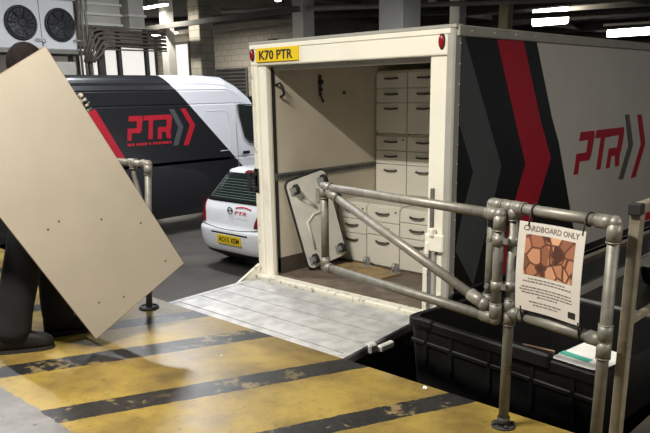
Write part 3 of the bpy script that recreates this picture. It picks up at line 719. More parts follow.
dec('logo_chevron', [(3.02, 1.37), (3.13, 1.37), (3.31, 1.06), (3.13, 0.72), (3.0, 0.73), (3.18, 1.06)], 'logo_grey', 0.002)
dec('logo_chevron', [(3.34, 1.36), (3.46, 1.36), (3.65, 1.05), (3.46, 0.71), (3.33, 0.71), (3.52, 1.05)], 'vinyl_red', 0.002)
g = G(); g.box((2.10, 3.84, 0.185), (2.104, 4.1, 0.27), 0.001); tp('side_reflector', g, 'sticker_red', SP)
g = G(); g.box((0.03, 0.22, -0.80), (2.06, 0.26, -0.06), 0.01); tp('shade_panel', g, 'black_plastic')  # black panel added so the space under the truck stays dark
# tail lift
def liftx(y, right): return (1.90+(y+0.07)/(-1.18)*0.15) if right else (0.015+(y+0.07)/(-1.18)*0.07)
LF = bpy.data.objects.new('lift_platform', None); COL.objects.link(LF); LF.parent = T; LF.location = (0, -2.6, GZ*-1-0.03); LF['label'] = 'lowered ribbed alloy tail lift platform resting at the dock edge'
ys = [-0.085, -0.32, -0.55, -0.78, -1.01, -1.25]
for a, b in zip(ys, ys[1:]):
    g = G(); a2, b2 = a-0.006, b+0.006
    P4 = [(liftx(a2, 0)+0.05, a2), (liftx(a2, 1)-0.05, a2), (liftx(b2, 1)-0.05, b2), (liftx(b2, 0)+0.05, b2)]
    g.prism([(x, y, -0.05) for x, y in P4], (0, 0, 0.022)); tp('plank', g, 'alloy_plank', LF)
g = G(); P4 = [(liftx(-0.08, 0), -0.08), (liftx(-0.08, 1), -0.08), (liftx(-1.255, 1), -1.255), (liftx(-1.255, 0), -1.255)]
g.prism([(x, y, -0.09) for x, y in P4], (0, 0, 0.045)); tp('deck_frame', g, 'alloy_dark', LF)
for r_ in (0, 1):
    s = -0.05 if r_ else 0.05
    g = G(); g.prism([(liftx(-0.08, r_), -0.08, -0.045), (liftx(-0.08, r_)+s, -0.08, -0.045), (liftx(-1.255, r_)+s, -1.255, -0.045), (liftx(-1.255, r_), -1.255, -0.045)], (0, 0, 0.02)); tp('edge_rim', g, 'alloy_plank', LF)
g = G(); g.box((1.955, -0.80, -0.09), (2.02, -0.72, -0.02), 0.012); g.box((1.99, -0.70, -0.1), (2.03, -0.55, -0.05), 0.01); tp('edge_catch', g, 'scrap_white', LF)
g = G(); g.prism([(0.0, -0.03, 0.10), (0.0, -0.05, -0.06), (-0.05, -0.30, -0.09), (-0.03, -0.29, -0.05)], (0.03, 0, 0)); tp('lift_arm', g, 'worn_cream')
for x in (0.3, 1.6):
    g = G(); g.cyl((x, 0.1, -0.35), (x, -0.5, -0.12), 0.035, 10); tp('lift_ram', g, 'alloy_dark')
# under the body
g = G(); g.box((0.55, 0.2, -0.30), (0.68, 5.6, -0.06)); tp('chassis_rail', g, 'steel_dark')
g = G(); g.box((1.42, 0.2, -0.30), (1.55, 5.6, -0.06)); tp('chassis_rail', g, 'steel_dark')
g = G(); g.box((2.05, 0.05, 0.09), (2.085, 4.3, 0.172)); tp('body_rail', g, 'steel_dark')
g = G(); g.box((2.0, 1.5, -0.27), (2.03, 4.6, 0.085), 0.006); tp('side_skirt', g, 'vinyl_grey')
g = G(); g.box((2.02, 1.35, -0.38), (2.06, 4.6, -0.29), 0.008); tp('side_guard_rail', g, 'side_panel')
g = G(); g.box((2.02, 1.35, 0.03), (2.06, 4.6, 0.075), 0.006); tp('side_guard_rail', g, 'side_panel')
for y in (0.85, 5.5):
    for x in (0.32, 1.78):
        g = G(); g.cyl((x-0.11, y, GZ+0.34), (x+0.11, y, GZ+0.34), 0.34, 24); wh = tp('wheel', g, 'black_rubber')
        s = 1 if x > 1 else -1
        g = G(); g.cyl((x+s*0.105, y, GZ+0.34), (x+s*0.12, y, GZ+0.34), 0.19, 18); tp('wheel_rim', g, 'rim_silver', wh)
    g = G(); g.cyl((0.3, y, GZ+0.34), (1.8, y, GZ+0.34), 0.06, 12); g.box((0.5, y-0.05, GZ+0.36), (0.72, y+0.05, -0.2)); g.box((1.38, y-0.05, GZ+0.36), (1.6, y+0.05, -0.2)); tp('axle', g, 'steel_dark')
# cab beyond the box
g = G(); g.loft([[(0.05, y, -0.45), (2.05, y, -0.45), (2.05, y, zt-0.25), (1.95, y, zt), (0.15, y, zt), (0.05, y, zt-0.25)] for y, zt in ((4.35, 1.35), (5.1, 1.35), (5.75, 0.75), (6.5, 0.45), (6.75, 0.05))], smooth=False); CB = tp('cab', g, 'white_paint')
g = G(); g.prism([(2.055, 4.6, 0.55), (2.055, 5.55, 0.55), (2.055, 5.15, 1.12), (2.055, 4.6, 1.12)], (0.006, 0, 0)); tp('cab_window', g, 'van_glass', CB)

# ------------------------------------------------------------------ drawer cabinets in the truck
def pedestal(x, y, z, w_, d, rows, label, group, lock=True):
    """rows: drawer heights from the top"""
    H = sum(rows)+0.03
    t = thing('drawer_cabinet', (x, y, z), label, 'cabinet', group)
    g = G(); g.box((x+0.002, y+0.022, z), (x+w_-0.002, y+d, z+H), 0.004); obj('carcass', g, m_['cabinet_white'], t)
    zz = z+H-0.02
    for i, h in enumerate(rows):
        g = G(); g.box((x+0.004, y, zz-h+0.006), (x+w_-0.004, y+0.02, zz), 0.004); dr = obj('drawer', g, m_['cabinet_white'], t)
        hz = zz-min(0.055, h*0.42); hx = x+w_*0.5
        g = G(); g.path([(hx-0.075, y+0.004, hz), (hx-0.07, y-0.016, hz), (hx-0.03, y-0.026, hz-0.004), (hx+0.03, y-0.026, hz-0.004), (hx+0.07, y-0.016, hz), (hx+0.075, y+0.004, hz)], 0.0095, 8); obj('handle', g, m_['handle_dark'], dr)
        if i == 0 and lock:
            g = G(); g.cyl((x+w_-0.045, y+0.002, zz-0.035), (x+w_-0.045, y-0.006, zz-0.035), 0.009, 10); obj('lock', g, m_['handle_dark'], dr)
        zz -= h
    return t
gr = 'drawer cabinets stacked in the truck'
pedestal(0.175, 0.897, 0.0, 0.37, 1.02, (0.145, 0.145, 0.28), 'lower white drawer cabinet on the truck floor partly behind the leaning dolly', gr)
pedestal(0.547, 0.897, 0.0, 0.398, 1.02, (0.145, 0.13, 0.295), 'lower white drawer cabinet on the truck floor, middle of the front row', gr)
pedestal(0.947, 0.897, 0.0, 0.40, 1.02, (0.11, 0.145, 0.305), 'lower white drawer cabinet on the truck floor nearest the right door post', gr)
pedestal(0.180, 1.476, 0.602, 0.398, 0.5, (0.145, 0.14, 0.30), 'upper white drawer cabinet second from the top of the stack against the lining', gr)
pedestal(0.580, 1.476, 0.602, 0.398, 0.5, (0.145, 0.14, 0.30), 'upper white drawer cabinet below the topmost one beside the right door post', gr)
pedestal(0.180, 1.476, 1.221, 0.398, 0.5, (0.15, 0.14, 0.29), 'topmost white drawer cabinet in the stack against the lining wall', gr, lock=False)
pedestal(0.580, 1.476, 1.221, 0.398, 0.5, (0.15, 0.14, 0.29), 'topmost white drawer cabinet in the stack beside the right door post', gr, lock=False)

# ------------------------------------------------------------------ white wheeled dolly leaning on the lining
bl = Vector((0.292, 0.341, 0.004)); vv = Vector((-0.102, -0.195, 0.846)); uu = Vector((0.131, 0.409, 0.10))
vv.normalize(); uu = (uu-vv*uu.dot(vv)).normalized(); nn = uu.cross(vv)
if nn.x < 0: nn = -nn
WD, HD = 0.44, 0.875
t = thing('wheeled_dolly', (0.29, 0.34, 0.0), 'white rounded platform dolly with black rim leaning against the truck wall', 'dolly')
def dl(a, b, c=0.0): return bl+uu*a+vv*b+nn*c
def rounded(w0, w1, h0, h1, r, c):
    pts = []
    for cx, cy, a0 in ((w1-r, h0+r, -PI/2), (w1-r, h1-r, 0), (w0+r, h1-r, PI/2), (w0+r, h0+r, PI)):
        for i in range(6): a = a0+PI/2*i/5; pts.append(dl(cx+r*math.cos(a), cy+r*math.sin(a), c))
    return pts
g = G(); g.prism(rounded(0.012, WD-0.012, 0.012, HD-0.012, 0.05, 0.0), nn*0.026); obj('platform', g, m_['dolly_white'], t)
g = G(); R_ = rounded(0.006, WD-0.006, 0.006, HD-0.006, 0.055, 0.008); g.path(R_+[R_[0]], 0.012, 8); obj('rim', g, m_['black_rubber'], t)
g = G(); g.path([dl(0.12, 0.18, 0.027), dl(0.12, 0.45, 0.027), dl(0.20, 0.50, 0.027), dl(0.33, 0.50, 0.027)], 0.012, 8); g.path([dl(0.13, 0.68, 0.027), dl(0.24, 0.56, 0.027)], 0.018, 8); obj('moulded_rib', g, m_['dolly_white'], t)
for a, b in ((0.075, 0.77), (0.075, 0.09), (0.365, 0.09), (0.365, 0.77)):
    g = G(); g.box((-0.045, -0.04, 0), (0.045, 0.04, 0.008), 0.002)
    MX = Matrix((uu, vv, nn)).transposed().to_4x4(); MX.translation = dl(a, b, 0.026)
    bmesh.ops.transform(g.bm, matrix=MX, verts=g.bm.verts); ca = obj('caster', g, m_['caster_hub'], t)
    o_ = dl(a, b+0.02, 0.026+0.058)
    g = G(); g.cyl(o_-uu*0.016, o_+uu*0.016, 0.046, 18); obj('caster_wheel', g, m_['black_rubber'], ca)
    g = G(); g.cyl(o_-uu*0.020, o_+uu*0.020, 0.026, 14); obj('wheel_hub', g, m_['caster_hub'], ca)
    g = G()
    for s in (-1, 1): g.prism([dl(a, b-0.03, 0.03)+uu*s*0.024, dl(a, b+0.03, 0.03)+uu*s*0.024, o_+vv*0.012+uu*s*0.024+nn*0.006, o_-vv*0.012+uu*s*0.024+nn*0.006], uu*s*0.004)
    obj('fork', g, m_['caster_hub'], ca)
# wooden dolly on the truck floor
t = thing('wooden_dolly', (0.72, 0.70, 0.0), 'plywood scrap dolly lying upside down in front of the cabinets', 'dolly', rot=(0, 0, -0.12))
g = G(); g.box((-0.33, -0.13, 0.001), (0.33, 0.13, 0.02), 0.003); obj('deck', g, m_['ply_wood'], t, world=False)
for x in (-0.10, 0.285):
    g = G(); g.box((x-0.035, 0.045, 0.02), (x+0.035, 0.115, 0.027)); ca = obj('caster', g, m_['caster_hub'], t, world=False)
    g = G(); g.cyl((x-0.013, 0.085, 0.075), (x+0.013, 0.085, 0.075), 0.036, 16); obj('caster_wheel', g, m_['caster_hub'], ca, world=False)
    g = G(); g.box((x-0.024, 0.06, 0.025), (x-0.018, 0.10, 0.085)); g.box((x+0.018, 0.06, 0.025), (x+0.024, 0.10, 0.085)); obj('fork', g, m_['caster_hub'], ca, world=False)
# strap hanging on the lining
t = thing('ratchet_strap', (0.175, 0.675, 1.58), 'dark strap with buckles hanging from the truck wall lining', 'strap')
g = G(); g.box((0.171, 0.655, 1.60), (0.178, 0.69, 1.79)); obj('webbing', g, m_['strap_dark'], t)
g = G(); g.box((0.171, 0.645, 1.71), (0.195, 0.70, 1.745), 0.004); g.box((0.171, 0.65, 1.65), (0.19, 0.698, 1.67), 0.004); obj('buckle', g, m_['black_rubber'], t)
g = G(); g.path([(0.181, 0.672, 1.61), (0.195, 0.672, 1.575), (0.190, 0.69, 1.55), (0.183, 0.71, 1.56)], 0.008, 8); obj('hook', g, m_['black_rubber'], t)

# ------------------------------------------------------------------ pipe railings
RP = 0.024
def elbow(g, c, dirs, r=0.0295, L=0.06):
    g.sph(c, r*1.01, 16, 12)
    for d in dirs:
        d = Vector(d).normalized(); g.cyl(c, Vector(c)+d*L, r, 14); g.ring(Vector(c)+d*L, d, r-0.002, 0.0035, 16, 6)
t = thing('guard_rail', (3.387, -1.446, DZ), 'galvanised pipe guard rail at the dock edge carrying the cardboard notice', 'railing')
p0 = Vector((3.387, -1.446, 0)); p1 = Vector((3.872, -1.553, 0)); rd = (p1-p0).normalized(); pl = p0-rd*0.125
ZT, ZL = 1.132, 0.652
at = lambda p, z: Vector((p.x, p.y, z))
g = G(); g.cyl(at(p0, DZ), at(p0, ZT), RP); obj('post', g, m_['galvanised'], t)
g = G(); g.cyl(at(p1, DZ), at(p1, ZT), RP); obj('post', g, m_['galvanised'], t)
g = G(); g.cyl(at(pl, ZT), at(p1, ZT), RP); obj('top_rail', g, m_['galv_bright'], t)
g = G(); g.cyl(at(p0, ZL), at(p1, ZL), RP); obj('lower_rail', g, m_['galvanised'], t)
g = G(); g.cyl(at(pl, ZT), at(pl, ZL), RP); g.cyl(at(pl, ZL), at(p0, ZL), RP); obj('return_loop', g, m_['galvanised'], t)
g = G(); elbow(g, at(pl, ZT), (rd, (0, 0, -1))); obj('elbow_fitting', g, m_['galv_bright'], t)
g = G(); elbow(g, at(p1, ZT), (-rd, (0, 0, -1)), L=0.075); obj('elbow_fitting', g, m_['galv_bright'], t)
g = G(); elbow(g, at(pl, ZL), (rd, (0, 0, 1))); obj('elbow_fitting', g, m_['galvanised'], t)
g = G(); elbow(g, at(p0, ZT), (rd, -rd, (0, 0, -1)), L=0.055); obj('tee_fitting', g, m_['galv_bright'], t)
g = G(); elbow(g, at(p0, ZL), (rd, (0, 0, -1), (0, 0, 1))); obj('tee_fitting', g, m_['galvanised'], t)
g = G(); elbow(g, at(p1, ZL), (-rd, (0, 0, -1), (0, 0, 1)), L=0.07); obj('tee_fitting', g, m_['galvanised'], t)
for p in (p0, p1):
    g = G(); g.cyl(at(p, DZ), at(p, DZ+0.010), 0.056, 20); g.cyl(at(p, DZ+0.010), at(p, DZ+0.05), 0.030, 16)
    for i in range(4): a = PI/4+PI/2*i; g.cyl((p.x+0.046*math.cos(a), p.y+0.046*math.sin(a), DZ+0.012), (p.x+0.046*math.cos(a), p.y+0.046*math.sin(a), DZ+0.022), 0.009, 6)
    obj('base_flange', g, m_['steel_dark'], t)
# swing gate
t = thing('pipe_gate', (3.335, -1.478, 0.6), 'galvanised pipe gate with diagonal brace swung open over the tail lift', 'gate')
gn = Vector((3.338, -1.482, 0)); gf = Vector((2.045, -1.252, 0)); GT, GB = 1.10, 0.618; gd = (gf-gn).normalized()
g = G(); g.cyl(at(gn, GT), at(gf, GT), RP); obj('top_rail', g, m_['galv_bright'], t)
g = G(); g.cyl(at(gn, GB), at(gf, GB), RP); obj('bottom_rail', g, m_['galvanised'], t)
g = G(); g.cyl(at(gn, GT), at(gn, GB), RP); obj('stile', g, m_['galvanised'], t)
g = G(); g.cyl(at(gf, GT), at(gf, GB), RP); obj('stile', g, m_['galvanised'], t)
b0 = at(gf, GT-0.03)+gd*-0.06; b1 = at(gn, GB+0.055)+gd*0.07
g = G(); g.cyl(b0, b1, RP); obj('brace', g, m_['galv_bright'], t)
bd = (b1-b0).normalized()
g = G(); g.cyl(b0, b0+bd*0.08, 0.031); g.sph(b0, 0.032); obj('brace_fitting', g, m_['galv_bright'], t)
g = G(); g.cyl(b1, b1-bd*0.09, 0.031); g.sph(b1, 0.032); obj('brace_fitting', g, m_['galv_bright'], t)
g = G(); elbow(g, at(gn, GT), (gd, (0, 0, -1)), L=0.07); obj('elbow_fitting', g, m_['galv_bright'], t)
g = G(); elbow(g, at(gn, GB), (gd, (0, 0, 1)), L=0.075); obj('elbow_fitting', g, m_['galvanised'], t)
g = G(); elbow(g, at(gf, GT), (-gd, (0, 0, -1)), L=0.065); g.box(at(gf, GT)+Vector((-0.06, -0.02, -0.1)), at(gf, GT)+Vector((-0.02, 0.02, 0.0)), 0.008); obj('elbow_fitting', g, m_['galv_bright'], t)
g = G(); elbow(g, at(gf, GB), (-gd, (0, 0, 1)), L=0.06); obj('elbow_fitting', g, m_['galvanised'], t)
for z in (0.985, 0.775):
    g = G(); g.cyl(at(gn, z-0.022), at(gn, z+0.022), 0.0285); g.cyl(at(p0, z-0.022), at(p0, z+0.022), 0.0285); g.box(at(gn, z-0.012)+Vector((0, -0.012, 0)), at(p0, z+0.012)+Vector((0, 0.012, 0))); g.cyl(at(gn, z)+Vector((-0.035, -0.02, 0)), at(gn, z)+Vector((-0.03, -0.045, 0)), 0.01, 8)
    obj('hinge_collar', g, m_['galv_bright'], t)
# left railing
t = thing('end_rail', (0.40, -1.475, DZ), 'grey pipe railing end post on the dock behind the carried board', 'railing')
lp = Vector((0.402, -1.475, 0)); ld = Vector((-1, 0.02, 0)); lz = 1.172; le = lp+ld*2.2; ln = Vector((0.185, -0.025, 0))
lt = lp+ln; lm = lp+ln*0.52
g = G(); g.cyl(at(lp, DZ), at(lt, lz), RP); obj('post', g, m_['galvanised'], t)
g = G(); g.cyl(at(le, DZ), at(le, lz), RP); obj('post', g, m_['galvanised'], t)
g = G(); g.cyl(at(lt, lz), at(le, lz), RP); obj('top_rail', g, m_['galv_bright'], t)
g = G(); g.cyl(at(lm, 0.65), at(le, 0.65), RP); obj('lower_rail', g, m_['galvanised'], t)
g = G(); elbow(g, at(lt, lz), (ld, at(lp, DZ)-at(lt, lz)), L=0.07); obj('elbow_fitting', g, m_['galv_bright'], t)
g = G(); elbow(g, at(le, lz), (-ld, (0, 0, -1)), L=0.07); obj('elbow_fitting', g, m_['galv_bright'], t)
q = lt+ld*0.20
g = G(); g.path([at(q, lz), at(q, lz-0.08), at(q+ld*-0.06, lz-0.25), at(lm+ld*0.02, 0.67)], 0.018, 10); obj('brace', g, m_['galvanised'], t)
g = G(); elbow(g, at(q, lz), (ld, -ld, (0, 0, -1)), L=0.04); obj('tee_fitting', g, m_['galv_bright'], t)
for p in (lp, le):
    g = G(); g.cyl(at(p, DZ), at(p, DZ+0.012), 0.075, 20); g.ring(at(p, DZ+0.012), (0, 0, 1), 0.062, 0.01, 20, 6)
    obj('base_flange', g, m_['steel_dark'], t)
# square-tube handrail beside the bin bay
t = thing('stair_handrail', (3.93, -1.40, DZ), 'brown square-tube handrail with black end cap at the right edge', 'handrail')
hx, hy, hz = 3.915, -1.45, 1.165
g = G(); g.box((hx-0.022, hy-0.022, DZ), (hx+0.022, hy+0.022, hz), 0.004); obj('post', g, m_['tube_brown'], t)
g = G(); g.box((hx-0.024, hy+0.0, hz-0.005), (hx+0.024, 1.6, hz+0.035), 0.005); obj('top_rail', g, m_['tube_brown'], t)
g = G(); g.box((hx-0.026, hy-0.04, hz-0.008), (hx+0.026, hy+0.002, hz+0.038), 0.004); obj('end_cap', g, m_['black_rubber'], t)
g = G(); g.box((hx-0.014, hy+0.02, 0.70), (hx+0.014, 1.6, 0.73), 0.004); obj('mid_rail', g, m_['tube_brown'], t)
g = G(); g.box((hx-0.022, 1.56, DZ), (hx+0.022, 1.60, hz), 0.004); obj('post', g, m_['tube_brown'], t)
g = G(); g.box((hx-0.05, hy-0.05, DZ), (hx+0.05, hy+0.05, DZ+0.01)); g.box((hx-0.05, 1.53, DZ), (hx+0.05, 1.63, DZ+0.01)); obj('base_plate', g, m_['tube_brown'], t)

# ------------------------------------------------------------------ poster with cable ties
t = thing('notice_poster', (3.62, -1.53, 0.9), 'laminated paper notice headed CARDBOARD ONLY tied to the guard rail', 'poster')
pn = Vector((rd.y, -rd.x, 0)).normalized()
if pn.y > 0: pn = -pn
TL, TR_, BL_, BR_ = (p0+rd*0.066, 1.088), (p0+rd*0.40, 1.088), (p0+rd*0.066, 0.695), (p0+rd*0.40, 0.70)
def pp(a, b, off=0.0):
    """a 0..1 across, b 0..1 up; the sheet bows out a little"""
    base = p0+rd*(0.066+0.334*a); z = 0.698+0.39*b
    return at(base, z)+pn*(0.030+0.010*math.sin(PI*b)+0.006*math.cos(2*PI*a)+off)
def psheet(a0, a1, b0, b1, off, th, n=8):
    g = G(); F = [[g.bm.verts.new(pp(a0+(a1-a0)*i/n, b0+(b1-b0)*j/n, off+th)) for i in range(n+1)] for j in range(n+1)]
    B = [[g.bm.verts.new(pp(a0+(a1-a0)*i/n, b0+(b1-b0)*j/n, off)) for i in range(n+1)] for j in range(n+1)]
    for j in range(n):
        for i in range(n):
            g.bm.faces.new((F[j][i], F[j][i+1], F[j+1][i+1], F[j+1][i])); g.bm.faces.new((B[j][i], B[j+1][i], B[j+1][i+1], B[j][i+1]))
    for i in range(n):
        g.bm.faces.new((F[0][i], B[0][i], B[0][i+1], F[0][i+1])); g.bm.faces.new((F[n][i], F[n][i+1], B[n][i+1], B[n][i]))
        g.bm.faces.new((F[i][0], F[i+1][0], B[i+1][0], B[i][0])); g.bm.faces.new((F[i][n], B[i][n], B[i+1][n], F[i+1][n]))
    return g
obj('sheet', psheet(0, 1, 0, 1, 0, 0.002), m_['paper'], t)
obj('photo_print', psheet(0.12, 0.87, 0.42, 0.87, 0.0022, 0.0008), m_['poster_photo'], t)
g = text_bm('CARDBOARD ONLY', (0, 0, 0), (1, 0, 0), (0, 1, 0), 0.84, 0.062, 0.0008, bold=0.018)
for v in g.bm.verts: v.co = pp(0.075+v.co.x, 0.905+v.co.y, 0.0022+v.co.z)
obj('heading', g, m_['print_grey'], t)
g = G()
for row, (a0, a1) in enumerate([(0.16, 0.80), (0.10, 0.88), None, (0.10, 0.90), (0.07, 0.90), (0.11, 0.90), (0.3, 0.72), None, (0.22, 0.82), (0.30, 0.72)] if False else [(0.20, 0.78), (0.12, 0.86), (0.0, 0.0), (0.10, 0.88), (0.07, 0.90), (0.10, 0.88), (0.34, 0.66), (0.0, 0.0), (0.22, 0.74), (0.28, 0.66)]):
    b = 0.372-row*0.033; a = a0
    while a < a1-0.02:
        wd_ = min(random.uniform(0.02, 0.07), a1-a); n_ = 1
        g.prism([pp(a, b, 0.0022), pp(a+wd_, b, 0.0022), pp(a+wd_, b+0.014, 0.0022), pp(a, b+0.014, 0.0022)], pn*0.0006); a += wd_+0.012
tag(obj('small_print', g, m_['print_grey'], t), kind='stuff')
obj('printed_block', psheet(0.83, 0.94, 0.055, 0.125, 0.0022, 0.0008, 2), m_['black_ink'], t)
ties = [('upper left cable tie holding the cardboard notice to the top rail', 0.115, ZT), ('upper right cable tie holding the cardboard notice to the top rail', 0.385, ZT), ('lower left cable tie holding the cardboard notice to the lower rail', 0.095, ZL), ('lower right cable tie holding the cardboard notice to the lower rail', 0.395, ZL)]
for lab, d_, z in ties:
    c = at(p0+rd*d_, z); t = thing('cable_tie', c, lab, 'cable tie', 'ties on the notice')
    g = G(); g.ring(c, rd, RP+0.0035, 0.004, 24, 6); obj('loop', g, m_['black_rubber'], t)
    s = -1 if z > 1 else 1
    g = G(); g.path([c+pn*(RP+0.003), c+pn*0.034+Vector((0, 0, s*0.03)), c+pn*0.040+Vector((0, 0, s*0.06))], 0.0035, 6); obj('tail', g, m_['black_rubber'], t)

# ------------------------------------------------------------------ black wheeled bin below the dock edge, and what is in it
t = thing('waste_bin', (3.10, -0.46, GZ), 'large black four-wheeled waste bin standing between truck and dock', 'bin', rot=(0, 0, -0.127))
BW, BD = 0.66, 0.52; RZ = 0.29-GZ
def binring(w_, d_, z, r=0.06):
    pts = []
    for cx, cy, a0 in ((w_-r, d_-r, 0), (-w_+r, d_-r, PI/2), (-w_+r, -d_+r, PI), (w_-r, -d_+r, 3*PI/2)):
        for i in range(5): a = a0+PI/2*i/4; pts.append((cx+r*math.cos(a), cy+r*math.sin(a), z))
    return pts
g = G(); g.loft([binring(BW*0.86, BD*0.84, 0.16), binring(BW*0.93, BD*0.92, 0.7), binring(BW*0.97, BD*0.97, RZ-0.10), binring(BW*0.97, BD*0.97, RZ), binring(BW*0.93, BD*0.92, RZ), binring(BW*0.88, BD*0.87, 0.7), binring(BW*0.82, BD*0.80, 0.19)], smooth=False)
obj('bin_tub', g, m_['black_plastic'], t, world=False)
g = G(); g.loft([binring(BW*0.965, BD*0.965, RZ-0.055), binring(BW, BD, RZ-0.05), binring(BW, BD, RZ-0.005), binring(BW*0.985, BD*0.985, RZ+0.004), binring(BW*0.93, BD*0.92, RZ+0.003), binring(BW*0.93, BD*0.92, RZ-0.04)], cap=False, smooth=False); obj('rim', g, m_['black_plastic'], t, world=False)
for x in (-0.5, -0.3, -0.02, 0.26, 0.5):
    g = G(); g.box((x-0.015, -BD*0.985, RZ-0.30), (x+0.015, -BD*0.90, RZ-0.05), 0.005); obj('rib', g, m_['black_plastic'], t, world=False)
g = G(); g.box((-0.62, -BD*0.985, RZ-0.16), (0.62, -BD*0.93, RZ-0.13), 0.006); obj('front_ledge', g, m_['black_plastic'], t, world=False)
g = G(); g.box((0.10, -BD-0.015, RZ-0.05), (0.37, -BD*0.93, RZ+0.035), 0.012); obj('lift_lug', g, m_['black_plastic'], t, world=False)
g = G(); g.box((-0.56, -BD-0.012, RZ-0.04), (-0.44, -BD*0.94, RZ+0.015), 0.01); obj('lift_lug', g, m_['black_plastic'], t, world=False)
g = G(); g.cyl((-0.6, BD+0.02, RZ+0.01), (0.6, BD+0.02, RZ+0.01), 0.016, 10); obj('hinge_bar', g, m_['alloy_dark'], t, world=False)
for x in (-0.42, 0.42):
    for y in (-0.32, 0.32):
        g = G(); g.box((x-0.05, y-0.05, 0.13), (x+0.05, y+0.05, 0.17)); ca = obj('caster', g, m_['alloy_dark'], t, world=False)
        g = G(); g.cyl((x-0.02, y, 0.075), (x+0.02, y, 0.075), 0.075, 18); obj('caster_wheel', g, m_['black_rubber'], ca, world=False)
        g = G(); g.box((x-0.03, y-0.03, 0.06), (x-0.022, y+0.03, 0.14)); g.box((x+0.022, y-0.03, 0.06), (x+0.03, y+0.03, 0.14)); obj('fork', g, m_['alloy_dark'], ca, world=False)
# contents
def sack(c, s, label, seed):
    rnd = random.Random(seed); g = G(); g.sph((0, 0, 0), 1.0, 20, 14)
    for v in g.bm.verts:
        d = v.co.normalized(); k_ = 1+0.07*math.sin(7*d.x+seed)+0.06*math.sin(9*d.y+2*seed)+0.05*math.sin(11*d.z)
        v.co = Vector((c[0]+d.x*s[0]*k_, c[1]+d.y*s[1]*k_, c[2]+max(d.z, -0.8)*s[2]*k_))
    t = thing('refuse_sack', (c[0], c[1], c[2]-s[2]*0.8), label, 'refuse sack', 'sacks in the bin')
    obj('bag', g, m_['sack_black'], t)
    g = G(); g.path([(c[0], c[1], c[2]+s[2]*0.95), (c[0]+0.02, c[1], c[2]+s[2]*1.1), (c[0]+0.06, c[1]+0.02, c[2]+s[2]*1.2)], [0.04, 0.02, 0.05], 10); obj('tied_neck', g, m_['sack_black'], t)
sack((3.40, -0.53, -0.36), (0.26, 0.36, 0.36), 'black refuse sack inside the bin under the white carton', 3)
sack((2.84, -0.42, -0.36), (0.25, 0.36, 0.36), 'black refuse sack inside the bin at its left end', 5)
t = thing('white_carton', (3.50, -0.70, 0.07), 'white carton with a teal band lying on top in the black bin', 'carton', rot=(0.10, -0.03, -0.25))
g = G(); g.box((-0.17, -0.15, 0.0), (0.15, 0.15, 0.17), 0.004); obj('box_body', g, m_['scrap_white'], t, world=False)
g = G(); g.box((-0.172, -0.06, 0.04), (0.02, -0.015, 0.1715)); obj('teal_band', g, m_['teal_print'], t, world=False)
t = thing('brown_cardboard', (3.14, -0.66, 0.0), 'brown cardboard flap poking up at the front of the black bin', 'cardboard', rot=(0.5, 0.1, 0.3))
g = G(); g.box((-0.09, -0.06, 0.0), (0.09, 0.06, 0.008)); g.box((-0.09, 0.055, 0.0), (0.09, 0.065, 0.22)); obj('flap', g, m_['cardboard'], t, world=False)

# ------------------------------------------------------------------ scraps on the dock
def scrap(c, s, label, seed):
    rnd = random.Random(seed); bm = bmesh.new(); r = bmesh.ops.create_icosphere(bm, subdivisions=2, radius=1)
    for v in bm.verts:
        k_ = rnd.uniform(0.6, 1.1); v.co = Vector((c[0]+v.co.x*s*k_, c[1]+v.co.y*s*0.7*k_, c[2]+s*0.45+max(v.co.z, -0.75)*s*0.55*k_))
    tag(obj('paper_scrap', bm, m_['scrap_white']), label, 'scrap')
scrap((2.85, -1.335, DZ), 0.016, 'small white paper scrap at the dock edge left of the notice post', 1)
scrap((1.62, -1.75, DZ), 0.008, 'tiny pale chip on the yellow dock near the tail lift corner', 2)

# ------------------------------------------------------------------ board being carried
bT, bR, bB = Vector((0.889, -2.295, 1.907)), Vector((0.947, -1.517, 0.523)), Vector((0.897, -2.19, 0.148))
e1 = (bT-bR).normalized(); e2 = bB-bR; e2 = (e2-e1*e2.dot(e1)).normalized(); L1, L2 = 1.589, 0.772
bn = e1.cross(e2); bn = bn if bn.x > 0 else -bn
t = thing('carried_board', tuple(bB), 'large tan melamine board held tilted on its corner by the walking person', 'board')
def bp_(a, b, c=0.0): return bR+e1*a+e2*b+bn*c
g = G(); g.prism([bp_(0, 0, -0.009), bp_(L1, 0, -0.009), bp_(L1, L2, -0.009), bp_(0, L2, -0.009)], bn*0.018); obj('panel', g, m_['board_tan'], t)
g = G()
for a, b in (((0, L2), (L1, L2)), ((0, 0), (0, L2)), ((0, 0), (L1, 0)), ((L1, 0), (L1, L2))):
    A, B = bp_(*a), bp_(*b); out = ((A+B)/2-bp_(L1/2, L2/2)).normalized()
    g.prism([A-bn*0.0088, B-bn*0.0088, B+bn*0.0088, A+bn*0.0088], out*0.002)
obj('edge_band', g, m_['board_edge'], t)
for a, b in ((0.10, 0.10), (0.42, 0.10), (0.10, 0.47), (0.75, 0.52), (0.75, 0.60), (0.18, 0.62), (0.6, 0.3)):
    g = G(); g.cyl(bp_(a, b, 0.0085), bp_(a, b, 0.0098), 0.0065, 10); obj('screw_hole', g, m_['board_mark'], t)

